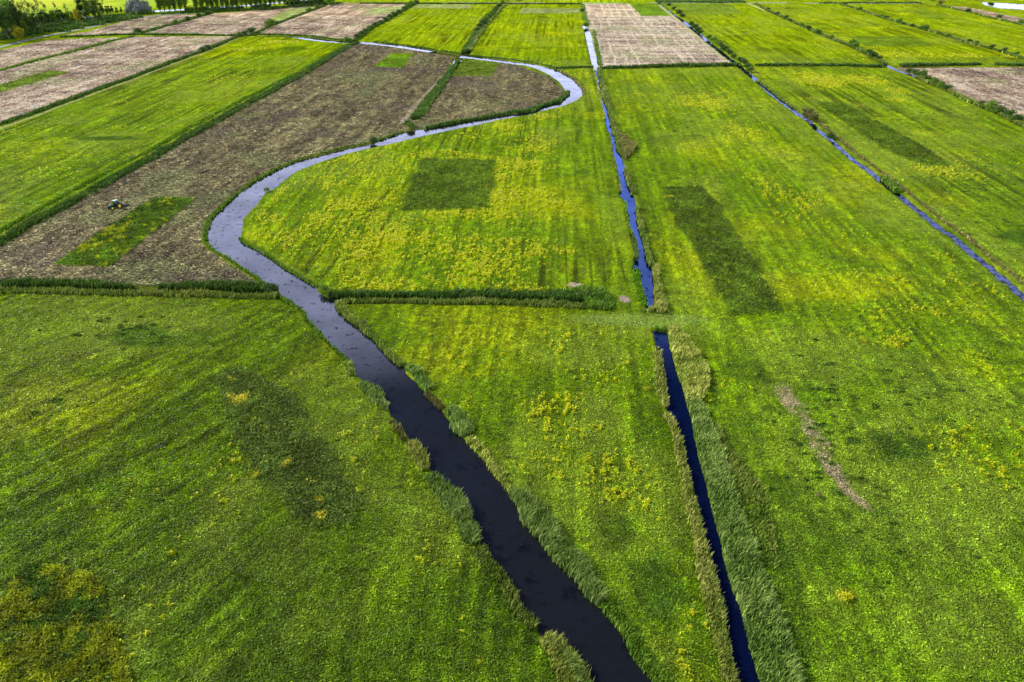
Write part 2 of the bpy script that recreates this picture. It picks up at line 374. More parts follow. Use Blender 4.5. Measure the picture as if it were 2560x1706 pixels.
field('meadow', 'grass', 'green meadow above the creek, left of the shrub lined ditch',
      LP + [(1262,10)] + LQ[::-1] + [(1080,127),(1020,116),(928,107)])
field('meadow', 'grass', 'green meadow with upright rows between ditch and straight canal top',
      LQ + [(1454,10),(1466,70),(1480,130),(1488,169),(1394,174),(1334,158),(1247,147)])
field('meadow', 'loop', 'yellow flowered meadow inside the river loop with a dark square',
      [(1488,172),(1395,176),(1460,225),(1458,240),(1405,266),(1296,292),(1102,331),(939,368),(803,404),(708,450),(600,560),(600,600),(711,667),(800,740),(860,750),(1300,752),(1520,752),(1625,770),(1590,650),(1552,486),(1534,381),(1509,266)])
field('meadow', 'tri', 'wedge shaped meadow with yellow patches between river and lower ditch',
      [(845,752),(1520,752),(1625,770),(1650,800),(1636,828),(1674,1029),(1754,1278),(1850,1706),(1900,1900),(1720,1900),(1580,1625),(1280,1235),(1064,985),(936,847)])
field('meadow', 'bl', 'broad dark green meadow left of the river in the foreground',
      [(-500,720),(0,722),(690,735),(764,793),(889,928),(1081,1176),(1300,1504),(1474,1706),(1560,1900),(-700,1900)])
field('meadow', 'right', 'huge green meadow filling the right foreground',
      [(1494,173),(1860,167)] + LC[6:] + [(3100,1200),(3100,1900),(1900,1900),(1897,1706),(1778,1278),(1712,1004),(1660,800),(1640,760),(1600,590),(1562,430),(1516,266)])
field('meadow', 'grass', 'yellow speckled meadow between the two slanting ditches on the right',
      [(1880,169),(2232,171)] + LD[8:] + [(3000,560),(3000,1100)] + LC[::-1][:22])
field('meadow', 'grass', 'green meadow beside the ruled stubble field, top',
      LC[:6] + [(1880,168),(2225,168)] + LD[:7][::-1])
field('meadow', 'grass', 'green meadow with a dark parallelogram in the upper right',
      LD[:8] + [(2240,168),(2980,170),(2980,260)] + LE[::-1])
field('meadow', 'grass', 'green meadow in the upper right corner below the thin pink strip',
      LE + [(2980,260),(2980,160)] + LF[::-1])
field('meadow', 'far', 'bright yellow green meadow behind the trees in the upper left corner',
      [(-400,75),(150,38),(400,18),(700,0),(900,-40),(-900,-40)])
fid = np.full(X.shape, -1, np.int32)
wx = (fbm(X, Y, 5, 2, 5) - 0.5) * 1.2
for i, (_, _, _, P) in enumerate(FIELDS):
    k = np.nonzero((fid < 0) & (X > P[:, 0].min()) & (X < P[:, 0].max()) & (Y > P[:, 1].min()) & (Y < P[:, 1].max()))[0]
    ins = inside(X[k] + wx[k], Y[k] + wx[k], P); fid[k[ins]] = i
kinds = [f[1] for f in FIELDS] + ['ground']
kd = np.array(kinds)[fid]
isbrown = np.isin(kd, ['brown']); ispink = kd == 'pink'; isline = kd == 'line'
stub = isbrown | ispink | isline

# --- colours (albedo)
def lerp(a, b, t): return a + (b - a) * t[:, None]
def col(*c): return np.array(c, np.float32)[None, :]
def el(cx, cy, rx, ry, rot=0.0, soft=0.5):
    """soft ellipse given in photo pixels, laid on the ground"""
    x0, y0 = at(cx, cy); xr, _ = at(cx + rx, cy); _, yt = at(cx, cy - ry); _, yb = at(cx, cy + ry)
    a = abs(xr - x0); b = abs(yt - yb) / 2; yc = (yt + yb) / 2
    c, s = math.cos(rot), math.sin(rot)
    dx = (X - x0); dy = (Y - yc)
    if rot: dx = dx - dy * math.tan(rot)
    q = np.hypot(dx / a, dy / b) + (fbm(X, Y, max(a, 4) * 0.6, 3, cx) - 0.5) * 0.9
    return 1 - ss(1 - soft, 1 + soft * 0.3, q)
n_big = fbm(X, Y, 45, 4, 20); n_mid = fbm(X, Y, 11, 4, 21); n_sm = fbm(X, Y, 2.6, 4, 22, 0.6)
n_xs = fbm(X, Y, 1.2, 3, 23)
streak = fbm(U / 1.0, Vv / 16.0, 1.5, 4, 24, 0.6)
streak2 = fbm(U / 1.0, Vv / 30.0, 3.4, 3, 25, 0.6)
cross = fbm(U / 14.0, Vv, 5.0, 3, 26, 0.6)
a2 = R(33)
u2 = X * math.cos(a2) - Y * math.sin(a2); v2 = X * math.sin(a2) + Y * math.cos(a2)
st_d = fbm(u2, v2 / 9.0, 1.6, 4, 27, 0.6)
bl = kd == 'bl'
tb = (1 - ss(-60, -25, X + (Y - 150) * 0.12 + (n_big - .5) * 30)) * bl
ST = streak * (1 - tb) + st_d * tb
# meadow left long: rows follow its own slant
lm = fid == 10
st_l = streak
g_l = col(0.082, 0.165, 0.001); g_m = col(0.138, 0.226, 0.001); g_y = col(0.235, 0.290, 0.001)
g_p = col(0.210, 0.270, 0.028); g_d = col(0.026, 0.072, 0.002); ylw = col(0.43, 0.47, 0.002)
t = ss(0.25, 0.75, 0.35 * n_mid + 0.35 * n_big + 0.30 * ST)
A = lerp(np.repeat(g_l, len(X), 0), g_m, t)
A = lerp(A, g_y, ss(0.50, 0.72, 0.5 * n_big + 0.5 * fbm(X, Y, 20, 4, 30)) * 0.8)
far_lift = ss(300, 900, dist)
A = lerp(A, g_y, 0.35 * far_lift)  # far grass lightened with distance: grazing sheen and haze put into the colour
# streak darkening/brightening
def contrast(A, n, k): return A * np.exp((n - 0.5) * k)[:, None]
A = contrast(A, ST, np.where(bl, 1.8, 1.3))
A = A * np.where(bl, 0.66, np.where(kd == 'tri', 0.88, 1.0))[:, None]
A = contrast(A, n_sm, 0.7); A = contrast(A, n_xs, 1.1)
A = contrast(A, streak2, 0.45)
# mowing rows: thin darker lines, only here and there
rw = np.clip(0.6 + dist / 260, 1, 3.2)
rows = 1 - ss(0.010, 0.040, np.abs(fbm(U, Vv / 70, 3.6, 2, 35) - 0.5) / rw)
rows *= (0.25 + 0.75 * ss(0.40, 0.58, fbm(U / 2, Vv / 3, 12, 3, 36))) * np.where(bl, 0.35, np.where((kd == 'right') | (kd == 'tri'), 0.45, 1.0))
rows_d = (1 - ss(0.010, 0.040, np.abs(fbm(u2, v2 / 34, 3.0, 2, 37) - 0.5) / rw)) * ss(0.42, 0.60, fbm(X, Y, 14, 3, 38)) * tb
rows = np.maximum(rows, rows_d)
A = A * (1 - 0.66 * rows)[:, None]
# pale short-grass patches
pale_n = fbm(X, Y * 0.7, 26, 4, 31)
pal = ss(0.52, 0.66, pale_n) * 0.55
for e in [(330,830,260,70,.8),(120,1000,200,50,.5),(1450,880,150,60,.6),(1560,800,200,25,.8),(1650,820,260,28,.6),(1480,1080,90,110,.7),(2060,900,240,80,.6),(2330,1240,260,220,.7),(2400,1560,200,160,.5),
          (2120,1120,180,90,.5),(2450,1020,160,70,.6),(1900,1500,90,140,.3),(2280,400,190,60,.8),(2150,330,150,40,.5),(1700,240,180,40,.4),(1800,690,60,90,.5),(1540,560,40,90,.4),(2300,540,150,60,.6)]:
    pal = np.maximum(pal, el(*e[:4]) * e[4])
A = lerp(A, g_p * np.exp((n_sm - 0.5) * 1.0)[:, None], np.clip(pal, 0, 1) * 0.55)
# darker lush patches
drk = np.zeros_like(X)
for e in [(370,845,110,30,.8),(470,850,120,25,.5),(2250,1125,110,50,.9),(1870,930,70,50,.7),(1860,1100,70,70,.5),(2000,1340,140,90,.35),(1540,1330,60,50,.6),(1640,1480,80,110,.7),(1700,1640,80,60,.4),
          (270,346,90,6,.9),(1290,352,40,14,.7),(1455,430,20,6,.8),(1650,350,90,14,.4),(2390,300,120,20,.4),(1500,118,60,4,.6),(1340,120,110,4,.5),(680,130,70,10,.6),(735,122,45,6,.9),(1960,1230,50,60,.6),
          (450,760,60,10,.4),(60,1300,200,60,.3),(2540,590,80,20,.9),(1840,90,40,3,.7),(2030,60,60,4,.5)]:
    drk = np.maximum(drk, el(*e[:4]) * e[4])
spots = ss(0.66, 0.72, fbm(X, Y, 2.2, 2, 33)) * ss(0.5, 0.6, fbm(X, Y, 30, 3, 34)) * (kd != 'loop')
drk = np.maximum(drk, spots * 0.55)
A = lerp(A, g_d * np.exp((n_sm - 0.5) * 2.2)[:, None], drk)
# ragwort: clumps of yellow
yd = 0.06 + 0.30 * ss(0.50, 0.70, fbm(X, Y, 30, 3, 40)) * (dist < 1400)
loop = kd == 'loop'
yd = np.where(kd == 'tri', 0.34 * ss(0.40, 0.62, fbm(X, Y, 16, 3, 45)) + 0.08, yd)
yd = np.where(loop, 0.22 * ss(0.36, 0.60, fbm(X, Y, 18, 3, 41)) + 0.40, yd)
for e in [(1380,880,200,130,.40),(1370,1060,120,160,.50),(1530,1190,110,130,.50),(1400,960,110,110,.42),(1510,940,80,70,.4),(1640,1170,60,60,.3),(1760,1430,200,60,.15),(830,600,200,90,.5),(900,700,200,40,.6),(1200,690,220,40,.75),(1000,640,200,60,.6),(900,440,160,50,.6),
          (1400,560,90,70,.1),(1420,480,60,100,.5),(1360,290,60,15,.7),(1780,260,160,40,.7),(1850,330,120,60,.6),(2000,520,180,120,.55),(2350,770,200,90,.35),(2220,860,120,40,.6),(2050,205,120,30,.95),(2150,200,90,20,.9),(2240,230,80,20,.7),(2250,250,50,8,.8),
          (2330,420,160,50,.6),(1760,500,60,60,.7),(2240,140,180,12,.8),(2400,140,100,10,.8),(2060,78,70,5,.8),(2200,70,60,6,.7),(2270,35,60,4,.8),(2540,140,60,10,.8),(1400,85,60,12,.7),(1380,160,80,8,.5),(1030,95,90,14,.5),(700,105,90,8,.9),(620,125,70,14,.7),
          (560,200,130,30,.45),(330,255,130,14,.45),(80,350,150,60,.35),(60,440,120,70,.35),(300,320,50,6,.7),(700,730,60,10,.5),(560,780,90,14,.4),(330,770,80,6,.5),(1050,460,200,50,.3),(2360,1170,120,12,.6),(2500,1180,80,50,.55),(2120,1490,35,26,.9),(2500,900,100,60,.35)]:
    yd = np.maximum(yd, el(*e[:4], 0, 0.9) * e[4])
yd = np.where(bl, 0.10 + 0.26 * ss(0.53, 0.66, fbm(U, Vv / 7, 5, 3, 43)) * (X > -60), yd)
# keep the meadow near the canal and the outer rim of the loop greener
sA = sdf_line(X, Y, W([(1500,250),(1560,480),(1590,600),(1620,760)]), [1] * 4, 45)
yd = np.where(loop, yd * ss(6, 34, sA + (n_mid - .5) * 16), yd)
yd = yd * ss(1.0, 5.0, sd)
clump = 0.62 * fbm(X, Y, 1.0, 3, 44, 0.8) + 0.20 * n_mid + 0.18 * ST
th = 0.78 - 0.42 * yd
ym = ss(th - 0.03, th + 0.10, clump) * ss(0.02, 0.1, yd)
#@@UNMOWN
UNM = []
def unm(name, label, pts, colr, ydens, amt=1.0, soft=0.6, nn=True):
    P = W(pts); s = sdf_poly(X, Y, P, 8); m = (1 - ss(-soft, soft, s + wob * 0.4 + (n_mid - .5) * 3.0 * soft)) * amt
    UNM.append((name, label, s, m)); return m, colr, ydens
um = [
 unm('unmown_strip', 'green unmown parallelogram with yellow weeds beside the tractor', [(130,663),(390,494),(490,498),(275,668)], (0.050,0.105,0.004), 0.46),
 unm('unmown_strip', 'small bright green unmown square in the brown field top', [(934,168),(978,134),(1036,135),(1006,170)], (0.075,0.155,0.005), 0.15),
 unm('unmown_strip', 'olive unmown patch below the creek crossing', [(1122,192),(1154,145),(1250,158),(1227,190)], (0.070,0.115,0.010), 0.15),
 unm('unmown_strip', 'dark green unmown square inside the river loop', [(1050,397),(1243,402),(1226,525),(999,528)], (0.050, 0.095, 0.006), 0.12, 0.95, 1.2),
 unm('unmown_strip', 'long dark unmown band right of the straight canal', [(1648,470),(1750,466),(1800,515),(1839,577),(1899,669),(1955,778),(1900,790),(1828,789),(1752,664),(1690,560)], (0.050, 0.092, 0.006), 0.15, 0.95, 1.0),
 unm('unmown_strip', 'long dark unmown band in the left foreground meadow', [(540,930),(600,922),(690,960),(762,1034),(840,1140),(903,1251),(880,1316),(762,1316),(640,1190),(566,1080)], (0.060, 0.095, 0.012), 0.22, 0.88, 0.9),
 unm('ragwort_patch', 'golden brown overgrown patch in the lower left corner', [(57,1417),(131,1414),(229,1431),(254,1464),(273,1537),(300,1600),(330,1687),(350,1800),(-200,1900),(-200,1800),(-20,1560),(10,1500)], (0.085,0.105,0.006), 0.0, 1.0, 0.3),
 unm('unmown_strip', 'dark unmown band between the two slanting ditches on the right', [(2037,256),(2110,257),(2250,335),(2388,419),(2306,416),(2200,370)], (0.045,0.090,0.005), 0.2, 0.9, 1.2),
 unm('unmown_strip', 'dark green parallelogram in the upper right meadow', [(2119,92),(2282,92),(2336,117),(2165,117)], (0.062,0.120,0.008), 0.1, 0.9, 1.0),
 unm('unmown_strip', 'olive unmown block beside the top ditch shrubs', [(1658,10),(1826,10),(1858,37),(1720,38)], (0.085,0.145,0.018), 0.1, 0.8, 1.0),
 unm('unmown_strip', 'dull green wedge in the pinkish field at the left frame edge', [(-120,250),(-120,225),(0,213),(120,178),(177,180),(0,234)], (0.090,0.145,0.012), 0.1, 1.0, 0.6),
 unm('unmown_strip', 'green block in the corner of the ruled stubble field', [(1573,11),(1660,10),(1686,41),(1603,41)], (0.070,0.150,0.010), 0.0, 1.0, 0.6),
 unm('unmown_strip', 'grey green strip along the far edge of the meadow', [(1043,11),(1178,12),(1178,22),(1028,22)], (0.20,0.24,0.10), 0.0, 0.8, 1.0),
 unm('unmown_strip', 'greyish streaked strip near the far end of the rowed meadow', [(1304,21),(1451,22),(1453,34),(1297,34)], (0.17,0.21,0.09), 0.0, 0.8, 1.0),
 unm('unmown_strip', 'pale green corner of the large pinkish field', [(912,35),(934,20),(1021,15),(1010,25),(991,36)], (0.24,0.30,0.12), 0.0, 0.8, 2.0),
 unm('unmown_strip', 'soft green slope at the edge of the pinkish field', [(673,49),(722,24),(792,16),(810,14),(749,37),(700,58),(680,60)], (0.17,0.25,0.06), 0.0, 0.8, 3.0),
 unm('unmown_strip', 'dark green block in the meadow below the thin pink strip', [(2250,26),(2310,22),(2370,47),(2320,47)], (0.085,0.15,0.01), 0.0, 0.7, 3.0),
]

# stubble colours
brn = lerp(np.repeat(col(0.062,0.048,0.022), len(X), 0), col(0.225,0.195,0.085), ss(0.30, 0.70, 0.55 * fbm(U, Vv / 3.0, 1.9, 4, 50, 0.7) + 0.15 * n_mid + 0.3 * fbm(U, Vv / 4, 4, 4, 51)))
brn = contrast(brn, n_sm, 1.0)
brn = contrast(brn, streak2, 1.1) * (1 - 0.30 * rows)[:, None]
brn = lerp(brn, col(0.15, 0.18, 0.06), ss(0.56, 0.7, fbm(X, Y, 24, 4, 52)) * 0.45)
brn = lerp(brn, col(0.10, 0.07, 0.055), ss(0.55, 0.72, fbm(X, Y, 30, 4, 53)) * 0.5)
pnk = lerp(np.repeat(col(0.190,0.130,0.098), len(X), 0), col(0.56,0.43,0.29), ss(0.30, 0.68, 0.35 * fbm(U / 5, Vv / 2, 3, 4, 54, 0.65) + 0.35 * n_mid + 0.3 * fbm(U / 3, Vv, 14, 4, 55)))
pnk = contrast(pnk, n_sm, 1.0); pnk = contrast(pnk, streak2, 1.2); pnk = contrast(pnk, streak, 1.0) * (1 - 0.32 * rows)[:, None]
pnk = lerp(pnk, col(0.23, 0.26, 0.10), ss(0.60, 0.70, fbm(X, Y, 30, 4, 56)) * 0.45)
# ruled field: light swath lines along, faint bands across
per = 8.2
ph = (U + (fbm(Vv, U * 0.3, 25, 3, 57) - 0.5) * 4.0) / per
ln_ = (1 - ss(0.0, 0.16, np.abs(ph - np.round(ph)))) * ss(0.35, 0.55, fbm(U / 3, Vv / 40, 3, 3, 58))
lin = lerp(np.repeat(col(0.33,0.25,0.19), len(X), 0), col(0.54,0.44,0.31), ss(0.35, 0.65, 0.5 * cross + 0.5 * n_mid))
lin = contrast(lin, streak, 0.8); lin = contrast(lin, cross, 1.0)
lin = lerp(lin, col(0.30, 0.32, 0.15), ss(0.56, 0.68, fbm(U / 2, Vv, 18, 3, 59)) * 0.5)
lin = lerp(lin, col(0.72, 0.62, 0.42), ln_ * 0.85)
A = lerp(A, ylw * np.exp((n_xs - 0.5) * 1.2)[:, None], ym * np.where(bl, 0.6, 0.75))
B = np.where(isbrown[:, None], brn, np.where(isline[:, None], lin, pnk))
A = np.where(stub[:, None], B, A)
umask = np.zeros_like(X)
uclump = 0.65 * fbm(X, Y, 2.4, 3, 60, 0.7) + 0.35 * fbm(X, Y, 9, 3, 64)
for m, c_, yq in um:
    c = col(*c_) * np.exp((n_sm - 0.5) * 1.8)[:, None] * np.exp((n_mid - 0.5) * 1.4)[:, None]
    if yq: c = lerp(c, ylw * 0.7, ss(0.73 - 0.42 * yq, 0.85 - 0.42 * yq, uclump) * 0.7)
    A = lerp(A, c, m); umask = np.maximum(umask, m)
# golden patch in the lower left corner
gm = UNM[6][3]
gold = lerp(np.repeat(col(0.035, 0.075, 0.004), len(X), 0), col(0.155, 0.180, 0.002), ss(0.36, 0.56, 0.65 * fbm(X, Y, 5.0, 5, 61, 0.65) + 0.35 * n_xs))
gold = contrast(gold, n_sm, 2.0)
A = lerp(A, gold, gm)
# yellow tufts inside the dark foreground band
for e in [(592,1000,34,16,.9),(675,1078,14,9,.9),(636,1187,16,8,.9),(720,1165,15,12,.9),(758,1170,14,8,.9),(802,1255,14,10,.9),(695,1267,14,10,.9),(803,1294,16,11,.9),(775,1210,16,8,.9),(583,945,14,10,.6),(2117,1490,34,22,.8),(1062,1180,14,14,.0)]:
    A = lerp(A, col(0.40, 0.36, 0.02), el(*e[:4]) * e[4] * ss(0.35, 0.6, n_sm))
# ruts through the foreground bands
for pts, wd in [([(545,1100),(600,1090),(660,1060)], .5), ([(700,1150),(790,1120),(850,1100)], .5), ([(640,1200),(720,1180),(760,1160)], .5), ([(0,1535),(150,1540),(280,1525)], .5), ([(10,1562),(120,1560),(200,1540),(270,1535)], .5), ([(25,1700),(95,1630),(100,1590)], .5)]:
    s = sdf_line(X, Y, W(pts), [wd] * len(pts), 3)
    Z -= 0.2 * (1 - ss(-.1, 0.3, s + wob * .3)); A = lerp(A, col(0.03, 0.05, 0.004), (1 - ss(-.1, 0.3, s + wob * .3)) * 0.6)
# bare earth: worn track, two digger patches, pale margin beside the ditch
dirt = 1 - ss(-0.4, 0.7, sdf_line(X, Y, W([(1953,965),(1974,1004),(2010,1048),(2040,1097),(2061,1140),(2089,1186),(2116,1225),(2176,1275)]), [3.6, 3.4, 2.8, 2.4, 2.6, 2.2, 1.6, 0.2], 6) + wob * 0.8 + (n_mid - .5) * 2.0)
A = lerp(A, col(0.26, 0.20, 0.13) * np.exp((n_sm - 0.5) * 1.8)[:, None], dirt * 0.85 * ss(0.28, 0.52, 0.6 * n_sm + 0.4 * n_mid))
d2 = np.maximum(el(1560, 748, 15, 9) * 1.0, el(1440, 714, 24, 6, 0) * 0.8)
A = lerp(A, col(0.42, 0.34, 0.28) * np.exp((n_sm - 0.5) * 1.0)[:, None], np.clip(d2 * 1.4, 0, 1))
marg = 1 - ss(-0.8, 1.0, sdf_line(X, Y, W([(1118,178),(1080,225),(1040,270),(1018,305)]), [2, 4, 5, 7], 8) + wob * 0.6)
A = lerp(A, col(0.44, 0.34, 0.25), marg * 0.7)
lanes = 1 - ss(-0.5, 0.8, sdf_line(X, Y, W([(598,94),(517,130),(424,163),(326,202),(218,241),(109,283),(0,322)]), [1.2] * 7, 6))
A = lerp(A, col(0.50, 0.40, 0.28), lanes * 0.6)
for L_ in [[(1650,14),(1706,58),(1754,100),(1829,158)]]:
    s = sdf_line(X, Y, W(L_), [5, 5, 6, 7], 6); A = lerp(A, col(0.50, 0.47, 0.24), (1 - ss(-1, 1.5, s)) * 0.6)
A = lerp(A, col(0.45, 0.45, 0.2), (1 - ss(-.5, 1.0, sdf_line(X, Y, W([(1870,9),(1912,27)]), [3, 3], 6))) * 0.8)
# verges: rank grass on every bank and ditch line
verge = 1 - ss(0.8, 2.4, sd + wob * 0.6)
vl = np.minimum.reduce([sdf_line(X, Y, W(q), [wd] * len(q)) for q, wd in [(LJ, 5), (LK, 4), (LL, 7), (LM, 5), (LN, 6), (LO, 6), (LP, 6), (LQ, 9), (LD, 4), (LE, 4), (LF, 5), (LG1, 5), (LG2, 5), (LH, 7), (LI, 6), (LQ2, 6)]])
verge = np.maximum(verge, 1 - ss(-0.5, 0.8, vl + wob * 0.5))
A = lerp(A, lerp(np.repeat(col(0.040, 0.095, 0.006), len(X), 0), col(0.13, 0.17, 0.01), ss(0.35, 0.65, n_mid)) * np.exp((n_sm - 0.5) * 1.6)[:, None], verge * 0.85)
mud = 1 - ss(-0.1, 0.45, sdw)
A = lerp(A, col(0.028, 0.024, 0.015), mud)
# the causeway where the two canals are cut
A = lerp(A, col(0.17, 0.26, 0.05), el(1600, 800, 190, 16) * 0.6)
# road
s_road = sdf_line(X, Y, W(LROAD), [4.6] * len(LROAD), 8)
road = 1 - ss(-0.2, 0.5, s_road)
A = lerp(A, col(0.24, 0.25, 0.27), road)
vr = (1 - ss(0, 9, s_road)) * (1 - road); A = lerp(A, col(0.07, 0.13, 0.02), vr * 0.5)
# beyond the last road: a second row of parcels
farp = (Y > 1010) & (fid < 0)
cell = np.floor(U / 95.0) + 13 * np.floor(Vv / 260.0)
fr = _tab[(cell.astype(np.int64) * 7) % 512, 3]
A = np.where(farp[:, None], A * (0.8 + 0.6 * fr)[:, None], A)
A = np.where((kd == 'far')[:, None], lerp(np.repeat(col(0.26, 0.38, 0.03), len(X), 0), col(0.42, 0.48, 0.05), ss(.35, .65, fbm(X, Y / 3, 30, 3, 70))), A)
# unmown grass stands taller
Z += np.where(umask > 0.05, umask * (0.35 + 0.6 * (fbm(X, Y, 1.4, 3, 62) - 0.5) * tuft_amp * 2), 0)
Z += ym * 0.25 * np.clip(1.3 - dist / 450, 0, 1) * (~stub)
brz = fbm(U / 2.2, Vv, 1.5, 3, 63, 0.6)
Z += np.where(isbrown, (brz - .5) * 0.5 * np.clip(1.6 - dist / 500, 0, 1), 0) * ss(1, 3, sd)
A = np.clip(A, 0.001, 0.8).astype(np.float32)

# --- split the sheet into ground, fields, strips and road (they share their borders, nothing overlaps)
idx = np.arange(nr * nc).reshape(nr, nc)
q = np.stack([idx[:-1, :-1], idx[:-1, 1:], idx[1:, 1:], idx[1:, :-1]], -1).reshape(-1, 4)
key = fid[q[:, 0]].copy()
for j, (nm, lb, s, m) in enumerate(UNM):
    key[(s[q].mean(1) < 0)] = 100 + j
key[(sdw[q].max(1) < 0.9) | (verge[q].mean(1) > 0.6)] = -1
key[road[q].mean(1) > 0.5] = 200
VV = np.stack([X, Y, Z], 1).astype(np.float32)
def sub(name, sel, mat, label, cat):
    f = q[sel]
    if not len(f): return
    u, inv = np.unique(f, return_inverse=True)
    o = mesh_np(name, VV[u], inv.ravel(), np.full(len(f), 4), mat, A[u], True)
    tag(o, label, cat, kind='structure')
    return o
sub('ground', key == -1, M_grass, 'grassy verges, ditch banks and far polder land between the fields', 'ground')
for i, (nm, kdn, lb, _) in enumerate(FIELDS):
    sub(nm, key == i, M_stub if kdn in ('brown', 'pink', 'line') else M_grass, lb, 'field')
for j, (nm, lb, _, _) in enumerate(UNM):
    sub(nm, key == 100 + j, M_grass, lb, 'unmown grass')
M_road = ground_mat('pale_asphalt', 0.2, 0.85, 1.15, (0.5, 4), 0, 0.05)
sub('road', key == 200, M_road, 'narrow pale road curving along the foot of the wood', 'road')
# wide skirt under and around, so the land reaches the horizon on every side
bmg = bmesh.new(); S = 7000
vs = [bmg.verts.new(p) for p in [(-S, -S, -2.6), (S, -S, -2.6), (S, S, -2.6), (-S, S, -2.6)]]; bmg.faces.new(vs)
me = bpy.data.meshes.new('terrain'); bmg.to_mesh(me); bmg.free()
me.materials.append(plain('far_grass', (0.11, 0.19, 0.02), 0.9, var=0.4, scale=0.01))
o = bpy.data.objects.new('terrain', me); C.objects.link(o); tag(o, 'green polder land reaching the horizon', 'ground', kind='structure')

# ------------------------------------------------------------------ water sheets
from mathutils.geometry import tessellate_polygon
def water_poly(name, P, mat, label, cat, z=WL, grow=1.6):
    n = len(P); out = []
    area = sum(P[i][0] * P[(i + 1) % n][1] - P[(i + 1) % n][0] * P[i][1] for i in range(n))
    sg = 1 if area > 0 else -1
    for i in range(n):
        a, b, c = P[i - 1], P[i], P[(i + 1) % n]
        d1 = (b - a) / (np.linalg.norm(b - a) + 1e-9); d2 = (c - b) / (np.linalg.norm(c - b) + 1e-9)
        nn_ = np.array([d1[1] + d2[1], -(d1[0] + d2[0])]) * sg
        l = np.linalg.norm(nn_); out.append(b + nn_ / (l + 1e-9) * grow if l > 0.2 else b)
    V3 = [Vector((p[0], p[1], z)) for p in out]
    tri = tessellate_polygon([V3])
    F = np.array(tri).reshape(-1, 3)
    Va = np.array([[p[0], p[1], z] for p in out])
    # face up
    e1 = Va[F[:, 1]] - Va[F[:, 0]]; e2 = Va[F[:, 2]] - Va[F[:, 0]]
    fl = (e1[:, 0] * e2[:, 1] - e1[:, 1] * e2[:, 0]) < 0; F[fl] = F[fl][:, ::-1]
    o = mesh_np(name, Va, F.ravel(), np.full(len(F), 3), mat)
    return tag(o, label, cat, kind='structure')
def water_line(name, P, wd, mat, label, cat, z=WL, grow=3.0):
    n = len(P); Lp = []; Rp = []
    for i in range(n):
        a = P[max(i - 1, 0)]; c = P[min(i + 1, n - 1)]; d = (c - a) / np.linalg.norm(c - a); nn_ = np.array([-d[1], d[0]])
        h = wd[i] / 2 + grow / 2; Lp.append(P[i] + nn_ * h); Rp.append(P[i] - nn_ * h)
    Va = np.array([[*p, z] for p in Lp] + [[*p, z] for p in Rp])
    F = np.array([[n + i, n + i + 1, i + 1, i] for i in range(n - 1)])
    o = mesh_np(name, Va, F.ravel(), np.full(len(F), 4), mat); return tag(o, label, cat, kind='structure')
water_poly('river', P_riv, M_river, 'winding river looping through the meadows', 'river')
water_line('creek', p_cr[:-1], w_cr[:-1], M_river, 'narrow bright creek joining the river loop', 'creek', WL - 0.01)
water_poly('canal', P_cana, M_canal, 'straight blue canal running to the top of the picture', 'canal', WL - 0.004, 1.2)
water_poly('canal', P_cant, M_river, 'bright far end of the straight canal, widening and narrowing', 'canal', WL - 0.006, 1.0)  # same canal water; paler tint stands in for the white sky reflected there
water_poly('canal', P_canb, M_canal, 'dark narrow ditch water between reeds in the foreground', 'canal', WL - 0.004, 1.2)
water_line('ditch_water', p_c, w_c, M_ditch, 'thin slanting ditch water through the right meadows', 'ditch', WL - 0.02)
water_line('ditch_water', p_d, w_d, M_ditch, 'upper right slanting ditch water beside the pink field', 'ditch', WL - 0.03)
water_line('ditch_water', p_q[1:], w_q[1:], M_river, 'ditch water running up between the two green meadows', 'ditch', WL - 0.04)
water_line('ditch_water', p_q2[1:], w_q2[1:], M_river, 'ditch water running down from the creek crossing', 'ditch', WL - 0.04)
water_line('ditch_water', p_h[:-1], w_h[:-1], M_ditch, 'reed hidden ditch water below the tractor field', 'ditch', WL - 0.05)
water_line('ditch_water', p_i[1:], w_i[1:], M_ditch, 'reed hidden ditch water below the flowered meadow', 'ditch', WL - 0.05)
water_line('ditch_water', p_g, w_g, M_ditch, 'cross ditch water below the ruled stubble field', 'ditch', WL - 0.06)
water_line('lake', p_far, w_far, M_river, 'bright water glinting behind the trees in the upper left', 'lake')
water_poly('pond', P_pond, M_river, 'blue pond in the upper right corner', 'pond')
